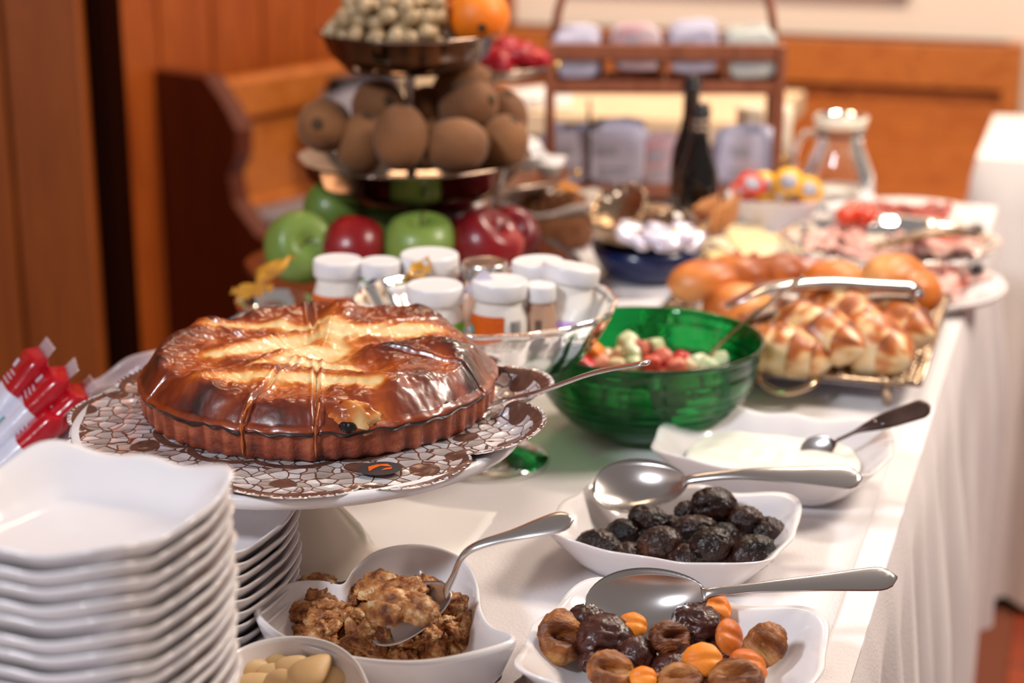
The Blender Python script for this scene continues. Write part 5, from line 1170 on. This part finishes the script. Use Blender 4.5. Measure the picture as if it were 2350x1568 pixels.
for k, (x, y, lb) in enumerate(((1722, 250, 'left'), (1788, 250, 'right'))):
    p = aty(x, y, 2.560); tag(part('candle', lathe([(0, 0), (.020, 0), (.020, p.z-zb-.05), (.018, p.z-zb-.046), (0, p.z-zb-.048)], 32), M['candle'], None, loc=(p.x, p.y, zb+.05)), 'bright white candle behind the rack, '+lb+' one of two', 'candle')
    tag(part('candle_holder', lathe([(0, 0), (.03, 0), (.012, .012), (.010, .04), (.024, .05), (.024, .053), (0, .053)], 24), M['brass'], None, loc=(p.x, p.y, zb-.001)), 'low brass holder under the '+lb+' candle behind the rack', 'candle holder')
# glass jug with milk
jg = aty(1922, 425, 2.44); jz = .001
jt = thing('glass_jug', 'clear glass jug with a white neck band, milk in the bottom, right of the rack', 'jug', (jg.x, jg.y, zb))
part('body', lathe([(0, .004), (.040, .004), (.048, .018), (.046, .045), (.034, .075), (.028, .090), (.029, .118), (.034, .128), (.036, .128), (.032, .118), (.031, .090), (.037, .075), (.049, .046), (.051, .018), (.044, 0), (0, 0)], 64), M['glass'], jt)
part('milk', lathe([(0, .005), (.040, .005), (.0465, .018), (.0465, .026), (0, .026)], 48), M['milk'], jt)
part('handle', tube(bez([(-.030, 0, .105), (-.052, 0, .100), (-.062, 0, .075), (-.060, 0, .050), (-.048, 0, .035)], 6), .005, 10), M['glass'], jt)
part('band', lathe([(.033, .100), (.0336, .100), (.0338, .106), (.0332, .106)], 48), M['handle_dark'], jt)
part('collar', lathe([(.0325, .112), (.0345, .112), (.0375, .126), (.036, .127)], 48), M['candle'], jt)
jd = thing('jug_mat', 'white folded cloth under the glass jug', 'cloth', (jg.x, jg.y, zb-.0012), (0, 0, .1)); part('fold', mv(bbox(.15, .11, .0022, .001), 0, 0, .0008), M['paper'], jd)

# ================================================================== WRAPPED WAFERS AT THE LEFT
wb = at(60, 1120, TZ); 
bx_ = thing('wafer_tray', 'low clear-wrapped tray holding the red and white wafer packets at the left edge', 'tray', uv(1.20, -.80, zb), (0, 0, RT))
part('tray', join(box(-.06, .10, -.16, .12, 0, .004), box(-.06, -.056, -.16, .12, 0, .03), box(.096, .10, -.16, .12, 0, .03), box(-.06, .10, .116, .12, 0, .03), box(-.06, .10, -.16, -.156, 0, .03)), M['paper'], bx_, False)
def wafer(lb, x, y, z, ax, L_=.115, roll=0, W_=.042):
    t = thing('wafer_packet', lb, 'packet', at(x, y, z), aim(Vector(ax), (0, 0, 1)) @ Matrix.Rotation(roll, 3, 'X'), 'red and white wafer packets')
    def sec(x0, x1, m_, nm, n=14):
        def f(i, j):
            X = x0+(x1-x0)*i; a = 2*PI*j; u, v = math.cos(a), math.sin(a)
            e = 1-.0*X; k = math.copysign(abs(u)**.45, u), math.copysign(abs(v)**.6, v)
            tp = ss(L_/2-abs(X), 0, .010)
            return (X, k[0]*W_/2*(1+.03*noise.noise(Vector((X*90, a, 1)))), k[1]*.0100*tp+.0008*noise.noise(Vector((X*200, a*2, 5))))
        return part(nm, grid(n, 28, f), M[m_], t)
    sec(-L_/2, .018, 'pack_white', 'white_wrap'); sec(.018, L_/2-.001, 'pack_red', 'red_wrap')
    part('crimp', thick(grid(8, 4, lambda i, j: (L_/2-.001+.010*j, (i-.5)*W_*.95, .0012*(-1)**int(i*7.01))), .0004, 8, 4), M['film'], t)
    part('emblem', mv(bbox(.007, .006, .0006, .0002), L_/2-.020, .006, 0.0107), M['pack_white'], t, False)
    part('letter_lines', join(*[box(.022+.004*k, .023+.004*k, -.008, .010-.002*k, .0100, .0109) for k in range(3)]), M['pack_white'], t, False)
    part('print', mv(bbox(.010, .006, .0006, .0002), -.006, -.003, .0107), M['label_teal'], t, False)
ax = (.62, .20, .58)
wafer('red and white wafer packet sticking up highest at the far left', 0, 940, TZ+.075, (.55, .25, .70), .115)
wafer('red and white wafer packet second from the left, tip up', 35, 972, TZ+.072, ax)
wafer('red and white wafer packet third from the left', 70, 1010, TZ+.062, (.62, .25, .55))
wafer('red and white wafer packet nearest the cake stand', 135, 1030, TZ+.052, (.66, .25, .50))
wafer('red and white wafer packet half hidden behind the tall dishes', 15, 1055, TZ+.050, (.60, .20, .52))
fw = at(215, 905, TZ+.02)
tag(part('clear_wrapper', thick(grid(20, 8, lambda i, j: (.13*(i-.5), .022*(j-.5), .012*i+.004*math.sin(i*14+j*3)+.003*math.sin(j*9))), .0005, 20, 8), M['film'], None, loc=at(215, 905, TZ+.055), rot=(.5, -.25, .55)), 'crinkled clear plastic wrapper rising behind the cake stand at the left', 'wrapper')
